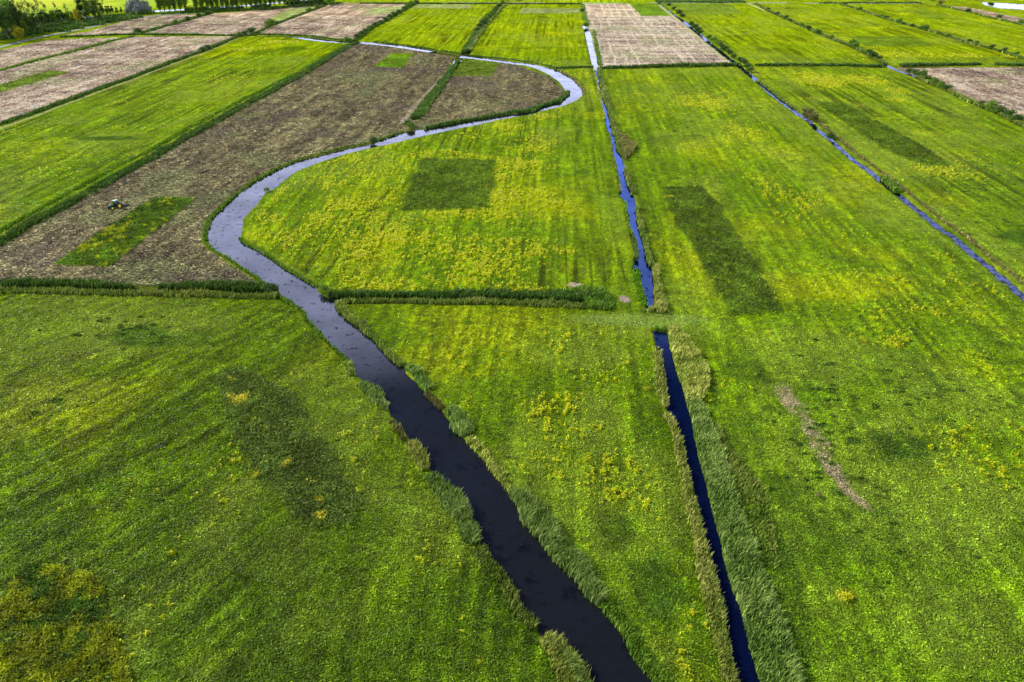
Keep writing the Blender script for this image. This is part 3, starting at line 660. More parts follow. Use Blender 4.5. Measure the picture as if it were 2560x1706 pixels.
#@@REEDS
# ------------------------------------------------------------------ reeds, rank grass (nobody could count them: stuff)
PAL = {
 'green': [(0.055, 0.145, 0.006), (0.100, 0.200, 0.012), (0.16, 0.25, 0.025)],
 'dark':  [(0.025, 0.075, 0.008), (0.050, 0.115, 0.012), (0.085, 0.150, 0.02)],
 'grey':  [(0.085, 0.165, 0.022), (0.150, 0.245, 0.042), (0.25, 0.34, 0.08)],
 'tan':   [(0.140, 0.200, 0.020), (0.250, 0.300, 0.045), (0.42, 0.42, 0.11)],
 'mix':   [(0.060, 0.130, 0.008), (0.125, 0.195, 0.022), (0.24, 0.26, 0.05)],
 'brown': [(0.080, 0.085, 0.020), (0.150, 0.145, 0.035), (0.21, 0.21, 0.05)],
 'lush':  [(0.045, 0.145, 0.002), (0.085, 0.200, 0.003), (0.13, 0.25, 0.006)],
}
def blades(pts, h, pal, lean=0.35, wmul=1.0, seed=0, name='reed_bed', label='', cat='reeds', base=None, pale=0.15):
    n = len(pts)
    r = np.random.default_rng(seed + n)
    x, y = pts[:, 0], pts[:, 1]; d = np.hypot(x, y)
    cl = fbm(x, y, 2.0, 2, 5 + seed % 7); cl2 = fbm(x, y, 9.0, 3, 9 + seed % 5)
    H = h * (0.35 + 0.45 * cl + 0.7 * (cl2 - .2) + 0.35 * r.random(n)) 
    wd = (0.035 + 0.00055 * d) * wmul * (0.7 + 0.6 * r.random(n))
    yaw = r.random(n) * np.pi
    lx = (lean + 0.6 * (r.random(n) - 0.5) + 0.5 * (cl - 0.5)) * H; ly = (0.1 * lean + 0.6 * (r.random(n) - 0.5)) * H
    cx, cy = np.cos(yaw) * wd, np.sin(yaw) * wd
    z0 = np.full(n, -0.35) if base is None else base
    V = np.empty((n, 5, 3), np.float32)
    V[:, 0] = np.stack([x - cx, y - cy, z0], 1); V[:, 1] = np.stack([x + cx, y + cy, z0], 1)
    mx_, my_ = x + lx * 0.25, y + ly * 0.25
    V[:, 2] = np.stack([mx_ + cx * .9, my_ + cy * .9, z0 + H * .6], 1); V[:, 3] = np.stack([mx_ - cx * .9, my_ - cy * .9, z0 + H * .6], 1)
    V[:, 4] = np.stack([x + lx, y + ly, z0 + H], 1)
    i5 = np.arange(n)[:, None] * 5
    F = np.concatenate([i5 + [0, 1, 2, 3], i5 + [3, 2, 4]], 1).ravel()
    sizes = np.tile([4, 3], n)
    p = np.array(PAL[pal], np.float32); t = np.clip(0.75 * r.random(n) + 0.8 * cl2 - 0.28 + 0.5 * (cl - .5), 0, 1) * 2
    c = np.where((t < 1)[:, None], p[0] + (p[1] - p[0]) * t[:, None], p[1] + (p[2] - p[1]) * (t[:, None] - 1))
    c = c * np.exp(0.35 * r.normal(size=n))[:, None]
    c = np.repeat(c, 5, 0)
    o = mesh_np(name, V.reshape(-1, 3), F, sizes, M_reed, c.astype(np.float32))
    tag(o, label, cat, kind='stuff'); return o
def strip_points(P, wd, dens, r, off=0.0):
    out = []
    for i in range(len(P) - 1):
        a, b = P[i], P[i + 1]; v = b - a; l = np.linalg.norm(v); nn_ = np.array([-v[1], v[0]]) / l
        w_ = 0.5 * (wd[i] + wd[i + 1]); dm = np.hypot(*((a + b) / 2)); k = int(l * w_ * dens * 26 * (120 / max(dm, 100)) ** 1.35)
        t = r.random(k); s = (r.random(k) - 0.5) + (r.random(k) - 0.5) * 0.35
        ww = (wd[i] * (1 - t) + wd[i + 1] * t) * 0.82
        q0 = a + v * t[:, None]
        ww = ww * (0.55 + 0.9 * fbm(q0[:, 0], q0[:, 1], 7.0, 3, 81))
        out.append(q0 + nn_ * ((s * ww) + off + (fbm(q0[:, 0], q0[:, 1], 9.0, 2, 83) - .5) * 0.5 * ww)[:, None])
    p = np.concatenate(out)
    keep = 0.5 * fbm(p[:, 0], p[:, 1], 3.0, 2, 77) + 0.5 * fbm(p[:, 0], p[:, 1], 11.0, 2, 78) + 0.3 * r.random(len(p)) > 0.46
    return p[keep]
def poly_points(P, dens, r):
    mn, mxx_ = P.min(0), P.max(0); dm = np.hypot(*(P.mean(0)))
    k = int((mxx_[0] - mn[0]) * (mxx_[1] - mn[1]) * dens * 26 * (120 / max(dm, 100)) ** 1.35)
    p = mn + r.random((k, 2)) * (mxx_ - mn); return p[inside(p[:, 0], p[:, 1], P)]
sd_i = [0]
def reeds(pts, wd, h, pal, label, dens=1.0, name='reed_bed', cat='reeds', lean=0.18, wmul=1.0):
    sd_i[0] += 1; r = np.random.default_rng(100 + sd_i[0])
    P = W(pts); wd = [wd] * len(pts) if not hasattr(wd, '__len__') else wd
    p = strip_points(P, wd, dens, r)
    blades(p, h, pal, lean, wmul, sd_i[0], name, label, cat)
def reedpoly(pts, h, pal, label, dens=1.0, name='reed_bed', cat='reeds', lean=0.18, wmul=1.0):
    sd_i[0] += 1; r = np.random.default_rng(100 + sd_i[0])
    blades(poly_points(W(pts), dens, r), h, pal, lean, wmul, sd_i[0], name, label, cat)
# canal B, right bank
reedpoly([(1668,822),(1690,815),(1722,850),(1765,915),(1774,950),(1762,990),(1750,1010),(1716,1004),(1704,961),(1686,906)], 1.5, 'tan', 'wide tan reed bed at the head of the foreground ditch', 1.2)
reedpoly([(1716,1004),(1752,1010),(1772,1050),(1790,1100),(1810,1150),(1830,1205),(1850,1278),(1880,1346),(1900,1414),(1925,1469),(1960,1560),(1990,1650),(2010,1790),(1925,1800),(1900,1706),(1878,1633),(1864,1578),(1851,1524),(1829,1469),(1814,1414),(1800,1346),(1781,1278),(1764,1205),(1749,1151),(1737,1097),(1729,1048)], 1.5, 'grey', 'broad grey green reed bed along the right of the foreground ditch', 1.1)
reedpoly([(1785,1060),(1830,1130),(1880,1190),(1920,1240),(1935,1330),(1945,1430),(1900,1414),(1862,1300),(1810,1150)], 1.2, 'mix', 'brownish reed fringe between the grey reeds and the right meadow', 0.8)
reedpoly([(1950,1330),(2000,1440),(2020,1600),(2030,1790),(1960,1790),(1950,1560),(1920,1440)], 0.7, 'dark', 'dark rank grass right of the foreground reed bed', 0.5, 'tall_grass', 'tall grass')
# canal B, left bank
reeds([(1640,868),(1646,900),(1650,950),(1657,1000),(1662,1020)], [1.2, 2.0, 2.2, 2.0, 1.2], 1.2, 'tan', 'tan reed fringe on the left of the foreground ditch head', 1.3)
reeds([(x - 12, y) for x, y in [(1672,1040),(1690,1060),(1702,1100),(1712,1150),(1728,1205),(1738,1278),(1756,1346),(1770,1414),(1783,1469),(1795,1524),(1808,1578),(1822,1633),(1838,1706),(1860,1790)]], [1.4, 2.0, 2.0, 1.8, 1.8, 2.0, 2.2, 2.4, 2.4, 2.6, 2.4, 2.2, 2.2, 2.2], 1.3, 'tan', 'long tan reed fringe on the left of the foreground ditch', 1.4)
reeds([(x - 14, y) for x, y in [(1752,1260),(1768,1346),(1782,1414),(1796,1469),(1808,1524),(1820,1600),(1842,1706),(1864,1790)]], 1.0, 1.1, 'grey', 'grey green reeds at the waters edge, left of the foreground ditch', 1.2)
# river, left bank
reeds([(866, 906), (874, 925), (882, 942)], 2.0, 1.2, 'mix', 'small reed clump on the left river bank below the side ditch', 1.4)
reeds([(902, 962), (925, 978), (945, 1002), (962, 1026)], [2.4, 3.4, 3.2, 2.0], 1.5, 'grey', 'pale reed clump on the left river bank, middle', 1.4)
reeds([(975, 1055), (990, 1072), (1005, 1095), (1020, 1110)], 1.6, 1.3, 'brown', 'brownish sedge tufts on the left river bank', 1.2, 'sedge_tufts', 'sedge')
reeds([(1024, 1114), (1042, 1128), (1054, 1152), (1064, 1178)], [2.4, 3.2, 3.0, 1.6], 1.5, 'tan', 'tan reed clump on the left river bank', 1.4)
reeds([(1075, 1190), (1098, 1220), (1120, 1250), (1140, 1280), (1160, 1310), (1178, 1345), (1190, 1362)], [2.2, 3.6, 4.0, 4.0, 3.8, 2.8, 1.4], 1.6, 'grey', 'long pale reed bed on the left river bank, lower middle', 1.5)
reeds([(1195, 1370), (1225, 1410), (1260, 1450), (1278, 1480), (1286, 1515), (1305, 1540), (1335, 1570)], 2.2, 1.2, 'mix', 'weedy fringe on the left river bank near the bottom', 1.1, 'bank_weeds', 'weeds')
reeds([(1356, 1602), (1385, 1622), (1415, 1660), (1445, 1710), (1480, 1780)], [2.0, 4.2, 4.8, 5.2, 5.2], 1.6, 'tan', 'straw coloured reed bed at the bottom edge left of the river', 1.4)
reeds([(1370, 1602), (1402, 1632), (1432, 1675), (1465, 1730), (1500, 1800)], 2.0, 1.5, 'grey', 'grey reeds at the waters edge, bottom left of the river', 1.3)
reeds([(655,706),(700,744),(728,760),(758,780),(764,800),(790,826),(830,868),(872,905)], 1.3, 1.0, 'green', 'low green fringe on the left river bank by the side ditch', 1.0, 'bank_weeds', 'weeds')
reeds([(514,600),(512,585),(522,552),(545,526),(582,492),(636,452),(690,422),(750,398),(840,374),(930,356),(1010,328)], 1.5, 1.0, 'green', 'green fringe between the brown field and the river curve', 1.1, 'bank_weeds', 'weeds')
reeds([(514,606),(532,626),(566,645),(600,668),(640,694),(664,716)], 1.4, 0.9, 'green', 'green fringe at the point of the tractor field', 1.1, 'bank_weeds', 'weeds')
# river, right bank
reeds([(600,594),(612,610),(640,622),(668,638),(711,668),(741,685),(790,716)], 1.2, 0.8, 'green', 'green fringe along the lower left edge of the flowered meadow', 1.0, 'bank_weeds', 'weeds')
reeds([(842,758),(852,772),(875,798),(905,818),(940,850),(972,886),(1005,914)], [2.4, 2.2, 1.8, 1.8, 1.8, 1.8, 1.6], 1.3, 'mix', 'weedy fringe on the right river bank below the side ditch', 1.2, 'bank_weeds', 'weeds')
reeds([(1018, 918), (1036, 930), (1051, 952), (1072, 976)], [2.0, 3.6, 3.4, 2.0], 1.5, 'grey', 'bluish green reed clump on the right river bank, upper', 1.4)
reeds([(1066,982),(1090,1004),(1106,1022)], 2.0, 1.1, 'brown', 'brownish weeds between two reed clumps, right river bank', 1.2, 'bank_weeds', 'weeds')
reeds([(1120, 1026), (1140, 1040), (1156, 1065), (1172, 1088)], [2.0, 4.0, 4.0, 2.2], 1.6, 'grey', 'bluish green reed clump on the right river bank, middle', 1.5)
reeds([(1174, 1096), (1196, 1125), (1221, 1155), (1251, 1188), (1284, 1228)], 2.0, 1.1, 'tan', 'tan sedge fringe on the right river bank', 1.3, 'sedge_tufts', 'sedge')
reeds([(1290, 1234), (1318, 1262), (1342, 1300), (1371, 1338), (1401, 1368), (1431, 1404), (1458, 1442), (1484, 1482), (1504, 1508)], [2.4, 3.6, 4.0, 4.0, 4.2, 4.2, 4.0, 3.4, 1.8], 1.6, 'grey', 'long bluish green reed bed on the right river bank near the bottom', 1.5)
reeds([(1506, 1508), (1536, 1536), (1571, 1572), (1598, 1618), (1631, 1662), (1661, 1706), (1706, 1790)], [1.8, 2.4, 2.6, 2.6, 2.6, 2.6, 2.6], 1.1, 'green', 'bushy green fringe on the right river bank at the bottom', 1.4, 'bank_weeds', 'weeds')
reeds([(1455,1470),(1500,1500),(1556,1566),(1584,1620),(1620,1668),(1640,1706)], 0.8, 0.8, 'mix', 'thin olive fringe at the waters edge, bottom right of the river', 1.0, 'bank_weeds', 'weeds')
# canal A
reeds([(1497,172),(1503,200),(1513,240),(1522,270),(1532,305),(1543,340),(1552,370),(1560,395)], [2.5, 3.5, 3.5, 3.0, 3.0, 4.0, 4.0, 1.5], 1.5, 'mix', 'reed fringe right of the straight canal, upper half', 1.2)
reedpoly([(1546,338),(1566,344),(1590,368),(1578,388),(1560,402),(1552,375)], 1.9, 'brown', 'brownish reed mound bulging from the straight canal', 1.6)
reeds([(1563,425),(1572,455),(1582,486)], 1.6, 1.6, 'mix', 'short reed piece right of the straight canal, middle', 1.3)
reeds([(1590,520),(1600,560),(1608,592),(1616,625),(1628,665)], 1.4, 1.7, 'mix', 'reed fringe right of the straight canal, lower half', 1.4)
reeds([(1636,672),(1641,705),(1648,745),(1654,775)], [1.4, 1.8, 2.6, 2.8], 2.0, 'tan', 'yellowish reed fringe near the end of the straight canal', 1.4)
reeds([(1618,778),(1640,778),(1660,782)], 1.8, 1.8, 'tan', 'tan reeds closing the end of the straight canal', 1.4)
reeds([(1636,822),(1665,826)], 1.8, 1.4, 'green', 'green reeds closing the head of the foreground ditch', 1.3)
reeds([(1485,176),(1497,230),(1507,280),(1513,300)], 1.2, 1.3, 'tan', 'tan fringe left of the straight canal, upper', 1.1)
reeds([(1521,330),(1530,381),(1541,426),(1549,480)], 1.0, 1.1, 'mix', 'thin fringe left of the straight canal, middle', 1.0)
reeds([(1561,505),(1568,545),(1576,585)], 1.0, 1.2, 'green', 'green fringe left of the straight canal, middle', 1.0)
reeds([(1578,590),(1586,620),(1590,650)], 1.6, 1.8, 'mix', 'dense reed piece on the left of the straight canal', 1.4)
reeds([(1588,672),(1594,700),(1602,728),(1612,765)], 2.6, 0.8, 'lush', 'lush grass left of the canal end', 1.0, 'tall_grass', 'tall grass')
# side ditches
reeds([(818,738),(900,741),(1050,740),(1150,739),(1300,740),(1420,738),(1500,742)], [3, 2.4, 3, 4, 4.4, 5, 4], 1.9, 'dark', 'tall dark reeds behind the side ditch below the flowered meadow', 1.5)
reeds([(850,757),(950,756),(1100,757),(1300,760),(1420,764),(1524,768)], [2.0, 1.8, 2.2, 3.0, 3.4, 3.2], 1.4, 'mix', 'olive reeds in front of the side ditch below the flowered meadow', 1.5)
reedpoly([(1440,722),(1490,722),(1520,738),(1536,765),(1522,778),(1470,772)], 1.9, 'green', 'rounded green reed end of the side ditch', 1.0)
reeds([(-220,706),(0,711),(150,713),(250,716),(335,722)], [4.5, 4.5, 4.0, 3.4, 1.6], 2.0, 'dark', 'tall dark reeds behind the ditch below the tractor field, left piece', 1.5)
reeds([(398,724),(450,722),(560,722),(640,722),(690,728)], [1.6, 3.5, 4.5, 4.5, 2.5], 2.0, 'dark', 'tall dark reeds behind the ditch below the tractor field, right piece', 1.5)
reeds([(-220,727),(0,729),(200,732),(350,737),(500,738),(690,744)], [3.2, 3.2, 2.8, 2.4, 3.2, 3.2], 1.4, 'mix', 'olive reeds in front of the ditch below the tractor field', 1.5)
reeds(LJ, 5.2, 1.7, 'dark', 'green reed hedge between the long meadow and the tractor field', 1.5)
reeds([(868,112),(750,179),(622,242),(478,317),(361,384),(270,430),(198,468),(138,503),(56,547),(-14,588),(-150,650)], 3.0, 1.0, 'lush', 'bright upper fringe of the reed hedge above the tractor field', 1.0, 'tall_grass', 'tall grass')
reeds(LK, 3.6, 1.9, 'dark', 'dark hedge of reeds between pinkish strip and long meadow', 1.5)
reeds(LL, 4.5, 1.8, 'dark', 'dark bank vegetation where the pinkish fields meet', 1.6)
reeds(LM, 3.6, 1.7, 'green', 'green bank vegetation between two pinkish fields, left', 1.5)
reeds(LN, 5.0, 2.0, 'dark', 'dark bank vegetation running up to the poplars', 1.6)
reeds(LO, 4.0, 1.6, 'dark', 'dark bank vegetation between the two upper pinkish fields', 1.5)
reeds(LP, 4.5, 2.0, 'dark', 'dark bank vegetation between pinkish field and green meadow, top', 1.6)
reeds([(1146,152),(1127,180),(1100,215),(1070,255),(1036,298)], [2.5, 4, 5, 5.5, 5], 2.2, 'dark', 'dark reeds filling the ditch between the two brown fields', 1.6)
reeds([(1124,190),(1095,230),(1068,268),(1050,292)], 2.6, 1.6, 'green', 'olive reeds on the right of the ditch between the two brown fields', 1.4)
reeds([(1258,14),(1228,48),(1208,72),(1192,95),(1172,128)], 4.0, 1.8, 'mix', 'olive fringe of the ditch between the two upper meadows', 1.3)
reeds([(1246,14),(1218,50),(1198,72),(1182,93),(1160,132)], 4.5, 2.4, 'dark', 'dark fringe of the ditch between the two upper meadows', 1.6)
reeds([(640,87),(700,88),(760,90),(800,95),(840,100),(880,103)], 3.5, 1.6, 'dark', 'dark bank above the bright creek, left', 1.5)
reeds([(935,104.5),(1021,114.5),(1080,124),(1150,135)], 2.0, 1.2, 'dark', 'dark bank above the bright creek, right', 1.4)
reeds([(1165,138),(1247,147),(1300,153),(1345,159),(1392,172)], 2.0, 1.2, 'dark', 'dark bank above the river bend', 1.4)
reeds([(1396,175),(1434,196),(1458,222),(1462,236)], 2.0, 1.0, 'brown', 'reddish brown fringe outside the river bend', 1.2, 'bank_weeds', 'weeds')
reeds([(1420,232),(1396,254),(1352,266),(1320,280),(1280,282),(1240,289),(1150,304),(1060,322)], [2.5, 3, 3, 5, 4, 2.5, 2.0, 2.0], 1.7, 'dark', 'dark reeds along the inside of the upper river bend', 1.4)
reeds(LG1, 3.5, 1.7, 'dark', 'dark short hedge of reeds left of the straight canal top', 1.5)
reeds([(1500,171),(1600,169),(1700,166),(1850,163.5)], [1.5, 3.0, 5.5, 5.5], 2.4, 'dark', 'dark reed hedge below the ruled stubble field', 1.7)
reeds([(1890,165),(2000,164),(2100,165),(2205,167)], 4.5, 2.2, 'dark', 'dark reed hedge across the right meadows, left piece', 1.7)
reeds([(2250,166),(2330,165),(2400,163.5),(2452,163)], 5.0, 2.3, 'dark', 'dark reed hedge across the right meadows, middle piece', 1.7)
reeds([(2484,163),(2560,165),(2700,167)], 5.0, 2.2, 'dark', 'dark reed hedge across the right meadows, right piece', 1.7)
reeds([(2014,284),(2052,312),(2090,342),(2128,374),(2192,424),(2228,450),(2278,490),(2323,526),(2374,566),(2412,592),(2464,636),(2515,675),(2576,728),(2675,815)], [3, 2.4, 2.2, 2, 1.2, 2.0, 1.4, 1.6, 1.2, 1.4, 1.2, 1.6, 1.6, 1.6], 1.1, 'brown', 'brown olive fringe on the right of the slanting ditch', 1.6, 'bank_weeds', 'weeds')
reeds([(1890,200),(1925,226),(1955,248),(1990,274)], 1.8, 1.2, 'mix', 'thin fringe of the slanting ditch just below the cross hedge', 1.2)
reeds([(2205,448),(2225,462),(2244,482)], 3.0, 1.8, 'green', 'green reed clump crossing the slanting ditch', 1.4)
reeds(LD[9:], 4.5, 1.7, 'mix', 'olive bank vegetation left of the pale field, right edge', 1.4)
reeds(LD[:8], 4.0, 1.8, 'mix', 'olive bank vegetation of the upper right slanting ditch', 1.5)
reeds(LE, 4.5, 1.8, 'mix', 'olive bank vegetation dividing the upper right meadows', 1.5)
reeds(LF, 5.0, 1.8, 'mix', 'olive bank vegetation below the thin pink strip', 1.5)
reeds([(1455,12),(1462,45),(1468,62)], 4.0, 1.6, 'green', 'green bank vegetation at the far end of the straight canal', 1.4)
reeds([(1484,76),(1490,110),(1496,140),(1500,165)], 2.5, 1.5, 'green', 'thin green fringe between canal top and ruled field', 1.2)
reeds([(900,9.5),(1100,10),(1454,11)], 5.0, 1.8, 'dark', 'dark ditch line along the far road', 1.6)
reeds([(1640,5),(1750,5),(1860,5)], 30.0, 2.0, 'dark', 'dark strip of rough land beyond the far road', 0.6)
reeds([(2050,9),(2150,8),(2300,8)], 12.0, 1.8, 'dark', 'dark rushes by the far road, right', 0.8)
reeds([(-60,104),(0,94),(60,84),(130,73),(180,64),(250,53),(330,42)], 42.0, 3.0, 'dark', 'dark undergrowth at the foot of the wood', 1.0, 'undergrowth', 'undergrowth')
reeds([(400,36),(520,30),(640,25),(760,15),(850,8)], 14.0, 2.2, 'dark', 'dark undergrowth below the row of poplars', 1.1, 'undergrowth', 'undergrowth')
# ------------------------------------------------------------------ meadow tufts, ragwort heads and hay clumps: real relief on the fields
Ag = A.reshape(nr, nc, 3); Zg = Z.reshape(nr, nc); Fg = (stub & (umask < .4)).reshape(nr, nc); Yg = (ym * (umask < .3) * (~stub)).reshape(nr, nc); Sg = sdw.reshape(nr, nc); Rg = road.reshape(nr, nc)
Ug = umask.reshape(nr, nc)
def sample_idx(x, y):
    ri = np.clip(np.searchsorted(yr, y), 1, nr - 1); ri = np.where(y - yr[ri - 1] < yr[ri] - y, ri - 1, ri)
    ci = np.clip(np.round((x / (y * _c + CAM_H * _s) * FPX + 1280 - ucols[0]) / (ucols[1] - ucols[0])).astype(int), 0, nc - 1)
    return ri, ci
def scatter(n, d0, d1, r):
    # denser near the camera, evenly thinning with distance
    t = r.random(n); e = -0.35
    y = (d0 ** e + t * (d1 ** e - d0 ** e)) ** (1 / e)
    x = (r.random(n) - 0.5) * 2 * 0.72 * (y * _c + CAM_H * _s)
    return x, y
def tufts(name, label, cat, n, d0, d1, mode, seed):
    r = np.random.default_rng(seed); x, y = scatter(n, d0, d1, r); ri, ci = sample_idx(x, y)
    ok = (Sg[ri, ci] > 1.6) & (Rg[ri, ci] < .1)
    if mode == 'grass': ok &= ~Fg[ri, ci]
    if mode == 'hay': ok &= Fg[ri, ci]
    if mode == 'flower': ok &= Yg[ri, ci] > 0.35 + 0.4 * r.random(n)
    x, y, ri, ci = x[ok], y[ok], ri[ok], ci[ok]; n = len(x); d = np.hypot(x, y)
    k = 0.00085 * d
    if mode == 'grass': wd, H, ln2 = 0.045 + k * .8, 0.12 + 0.16 * r.random(n) + 0.35 * Ug[ri, ci] * r.random(n), 0.26
    elif mode == 'hay': wd, H, ln2 = 0.16 + k, 0.12 + 0.22 * r.random(n), 0.35
    else: wd, H, ln2 = 0.05 + k * .78, 0.30 + 0.25 * r.random(n), 0.05
    wd = wd * (0.6 + 0.8 * r.random(n)); yaw = r.random(n) * np.pi
    cx, cy = np.cos(yaw) * wd, np.sin(yaw) * wd; z0 = Zg[ri, ci] - 0.06
    lx, ly = ln2 * r.normal(size=n), ln2 * r.normal(size=n)
    V = np.empty((n, 5, 3), np.float32)
    V[:, 0] = np.stack([x - cx * .5, y - cy * .5, z0], 1); V[:, 1] = np.stack([x + cx * .5, y + cy * .5, z0], 1)
    V[:, 2] = np.stack([x + lx * .6 + cx, y + ly * .6 + cy, z0 + H * .75], 1); V[:, 3] = np.stack([x + lx * .6 - cx, y + ly * .6 - cy, z0 + H * .75], 1)
    V[:, 4] = np.stack([x + lx * 1.3 - cy * 1.1, y + ly * 1.3 + cx * 1.1, z0 + H], 1)
    if mode == 'flower':       # flat topped heads
        zt = z0 + H; tl = 0.3 * wd * r.normal(size=n)
        V[:, 0] = np.stack([x - cx, y - cy, zt - tl], 1); V[:, 1] = np.stack([x + cy, y - cx, zt], 1)
        V[:, 2] = np.stack([x + cx, y + cy, zt + tl], 1); V[:, 3] = np.stack([x - cy * .7, y + cx * .7, zt + .05], 1); V[:, 4] = np.stack([x, y, z0], 1)
    i5 = np.arange(n)[:, None] * 5; F = np.concatenate([i5 + [0, 1, 2, 3], i5 + [3, 2, 4]], 1).ravel()
    g = np.exp(r.normal(size=n) * (0.32 if mode != 'hay' else 0.5))[:, None]
    c = Ag[ri, ci] * g * (1.65 if mode == 'grass' else 1.45)
    c5 = np.repeat(c[:, None, :], 5, 1)
    if mode == 'flower':
        f = np.array([0.58, 0.62, 0.003]) * (0.55 + 0.55 * r.random(n))[:, None]
        c5[:, :4] = f[:, None, :]; c5[:, 4] = np.array([0.05, 0.10, 0.002])
    o = mesh_np(name, V.reshape(-1, 3), F, np.tile([4, 3], n), M_reed, np.clip(c5, 0, .8).reshape(-1, 3).astype(np.float32))
    tag(o, label, cat, kind='stuff')
tufts('grass_tufts', 'small tufts of grass roughening all the green meadows', 'grass', 760000, 62, 620, 'grass', 1)
tufts('hay_clumps', 'clumps of loose cut hay lying over the mown brown fields', 'hay', 900000, 140, 900, 'hay', 2)
tufts('ragwort_flowers', 'yellow ragwort flower heads speckling the meadows', 'flowers', 1500000, 62, 750, 'flower', 3)
reeds([(462,33),(520,29),(560,27),(608,24)], 5.0, 5.0, 'dark', 'tall dark brush between poplars and lake, left piece', 1.6, 'undergrowth', 'undergrowth')
reeds([(630,22),(676,19)], 5.0, 5.0, 'dark', 'tall dark brush between poplars and lake, middle piece', 1.6, 'undergrowth', 'undergrowth')
reeds([(716,13),(760,10),(810,6)], 5.0, 5.0, 'dark', 'tall dark brush between poplars and lake, right piece', 1.6, 'undergrowth', 'undergrowth')
reeds([(60,66),(110,61),(160,55),(230,50),(300,42),(345,38),(385,34)], 5.0, 3.6, 'dark', 'dark brush along the lake shore, upper left', 1.2, 'undergrowth', 'undergrowth')
r = np.random.default_rng(501); cen = []
for (cx0, cy0, rx, ry, n) in [(330, 830, 130, 35, 26), (2130, 1010, 170, 90, 40), (2400, 1000, 140, 60, 22), (2040, 1150, 90, 110, 22), (2420, 450, 110, 45, 40), (2300, 290, 90, 14, 12), (150, 1020, 110, 40, 6), (2240, 1400, 180, 120, 14), (2470, 560, 80, 20, 10), (1690, 320, 60, 14, 8)]:
    q0 = W(np.stack([cx0 + rx * r.normal(size=n) * .6, cy0 + ry * r.normal(size=n) * .6], 1)); cen.append(q0)
cen = np.concatenate(cen); kk = r.integers(0, len(cen), 9000)
pts = cen[kk] + r.normal(size=(9000, 2)) * np.array([0.55, 0.4]) * (0.3 + 0.6 * r.random(len(cen)))[kk][:, None]
blades(pts, 0.28, 'dark', 0.1, 1.1, 7, 'rush_tussocks', 'dark rush tussocks dotted over the short pale turf', 'rushes', base=np.full(9000, -0.02))
#@@TREES
# ------------------------------------------------------------------ trees and shrubs
def foliage(blobs, n, size, pal, seed, shell=0.55):
    r = np.random.default_rng(seed); B_ = np.array(blobs, float)   # cx cy cz rx ry rz
    vol = B_[:, 3] * B_[:, 4] * B_[:, 5]; k = r.choice(len(B_), n, p=vol / vol.sum())
    d = r.normal(size=(n, 3)); d /= np.linalg.norm(d, axis=1)[:, None]
    rad = (shell + (1 - shell) * r.random(n) ** 0.7) * (0.8 + 0.35 * r.random(n))
    P = B_[k, :3] + d * B_[k, 3:6] * rad[:, None]
    P = P[P[:, 2] > 0.05] if True else P; n = len(P); k = k[:n]
    nn_ = r.normal(size=(n, 3)); nn_[:, 2] += 0.5; nn_ /= np.linalg.norm(nn_, axis=1)[:, None]
    a = np.cross(nn_, r.normal(size=(n, 3))); a /= np.linalg.norm(a, axis=1)[:, None]; b = np.cross(nn_, a)
    s = size * (0.6 + 0.8 * r.random(n))[:, None]
    V = np.stack([P - a * s, P - b * s * .6, P + a * s, P + b * s * .7], 1).reshape(-1, 3)
    F = np.arange(4 * n); p = np.array(PAL[pal], np.float32)
    cl = fbm(P[:, 0] + 50, P[:, 2] * 1.0 + P[:, 1] + 50, 1.6 + size * 2, 2, seed % 13)
    t = np.clip(0.5 * r.random(n) + cl - 0.25, 0, 1) * 2
    c = np.where((t < 1)[:, None], p[0] + (p[1] - p[0]) * t[:, None], p[1] + (p[2] - p[1]) * (t[:, None] - 1))
    return V, F, np.full(n, 4), np.repeat(c, 4, 0)
def cone_bm(bm, p0, p1, r0, r1, seg=7):
    p0, p1 = Vector(p0), Vector(p1); d = (p1 - p0).normalized()
    a = d.orthogonal().normalized(); b = d.cross(a); A_, B_ = [], []
    for i in range(seg):
        t = 2 * math.pi * i / seg; o = a * math.cos(t) + b * math.sin(t)
        A_.append(bm.verts.new(p0 + o * r0)); B_.append(bm.verts.new(p1 + o * r1))
    for i in range(seg): bm.faces.new([A_[i], A_[(i + 1) % seg], B_[(i + 1) % seg], B_[i]])
    bm.faces.new(A_[::-1]); bm.faces.new(B_)
def bm_obj(name, bm, mat, parent=None, smooth=True):
    me = bpy.data.meshes.new(name); bmesh.ops.recalc_face_normals(bm, faces=bm.faces[:]); bm.to_mesh(me); bm.free(); me.materials.append(mat)
    if smooth: me.polygons.foreach_set('use_smooth', [True] * len(me.polygons))
    o = bpy.data.objects.new(name, me); C.objects.link(o)
    if parent: o.parent = parent
    return o
def trunk_bm(h, r0, limbs, rnd, spread=0.3, lean=0.0):
    bm = bmesh.new(); p = Vector((0, 0, -0.3)); n = 5
    for i in range(n):
        q_ = Vector(((i + 1) / n * lean * h + rnd.uniform(-.2, .2), rnd.uniform(-.2, .2), (i + 1) / n * h))
        cone_bm(bm, p, q_, r0 * (1 - i / (n + .6)), r0 * (1 - (i + 1) / (n + .6))); p = q_
    for i in range(limbs):
        z = h * (0.25 + 0.65 * i / max(limbs, 1)); a = rnd.uniform(0, 6.28); l = h * spread * (1.1 - z / h) + 1.0
        b0 = Vector((z * lean, 0, z)); cone_bm(bm, b0, b0 + Vector((math.cos(a) * l, math.sin(a) * l, l * 0.9)), r0 * .35 * (1.2 - z / h), 0.04, 5)
    return bm
PROTO = {}
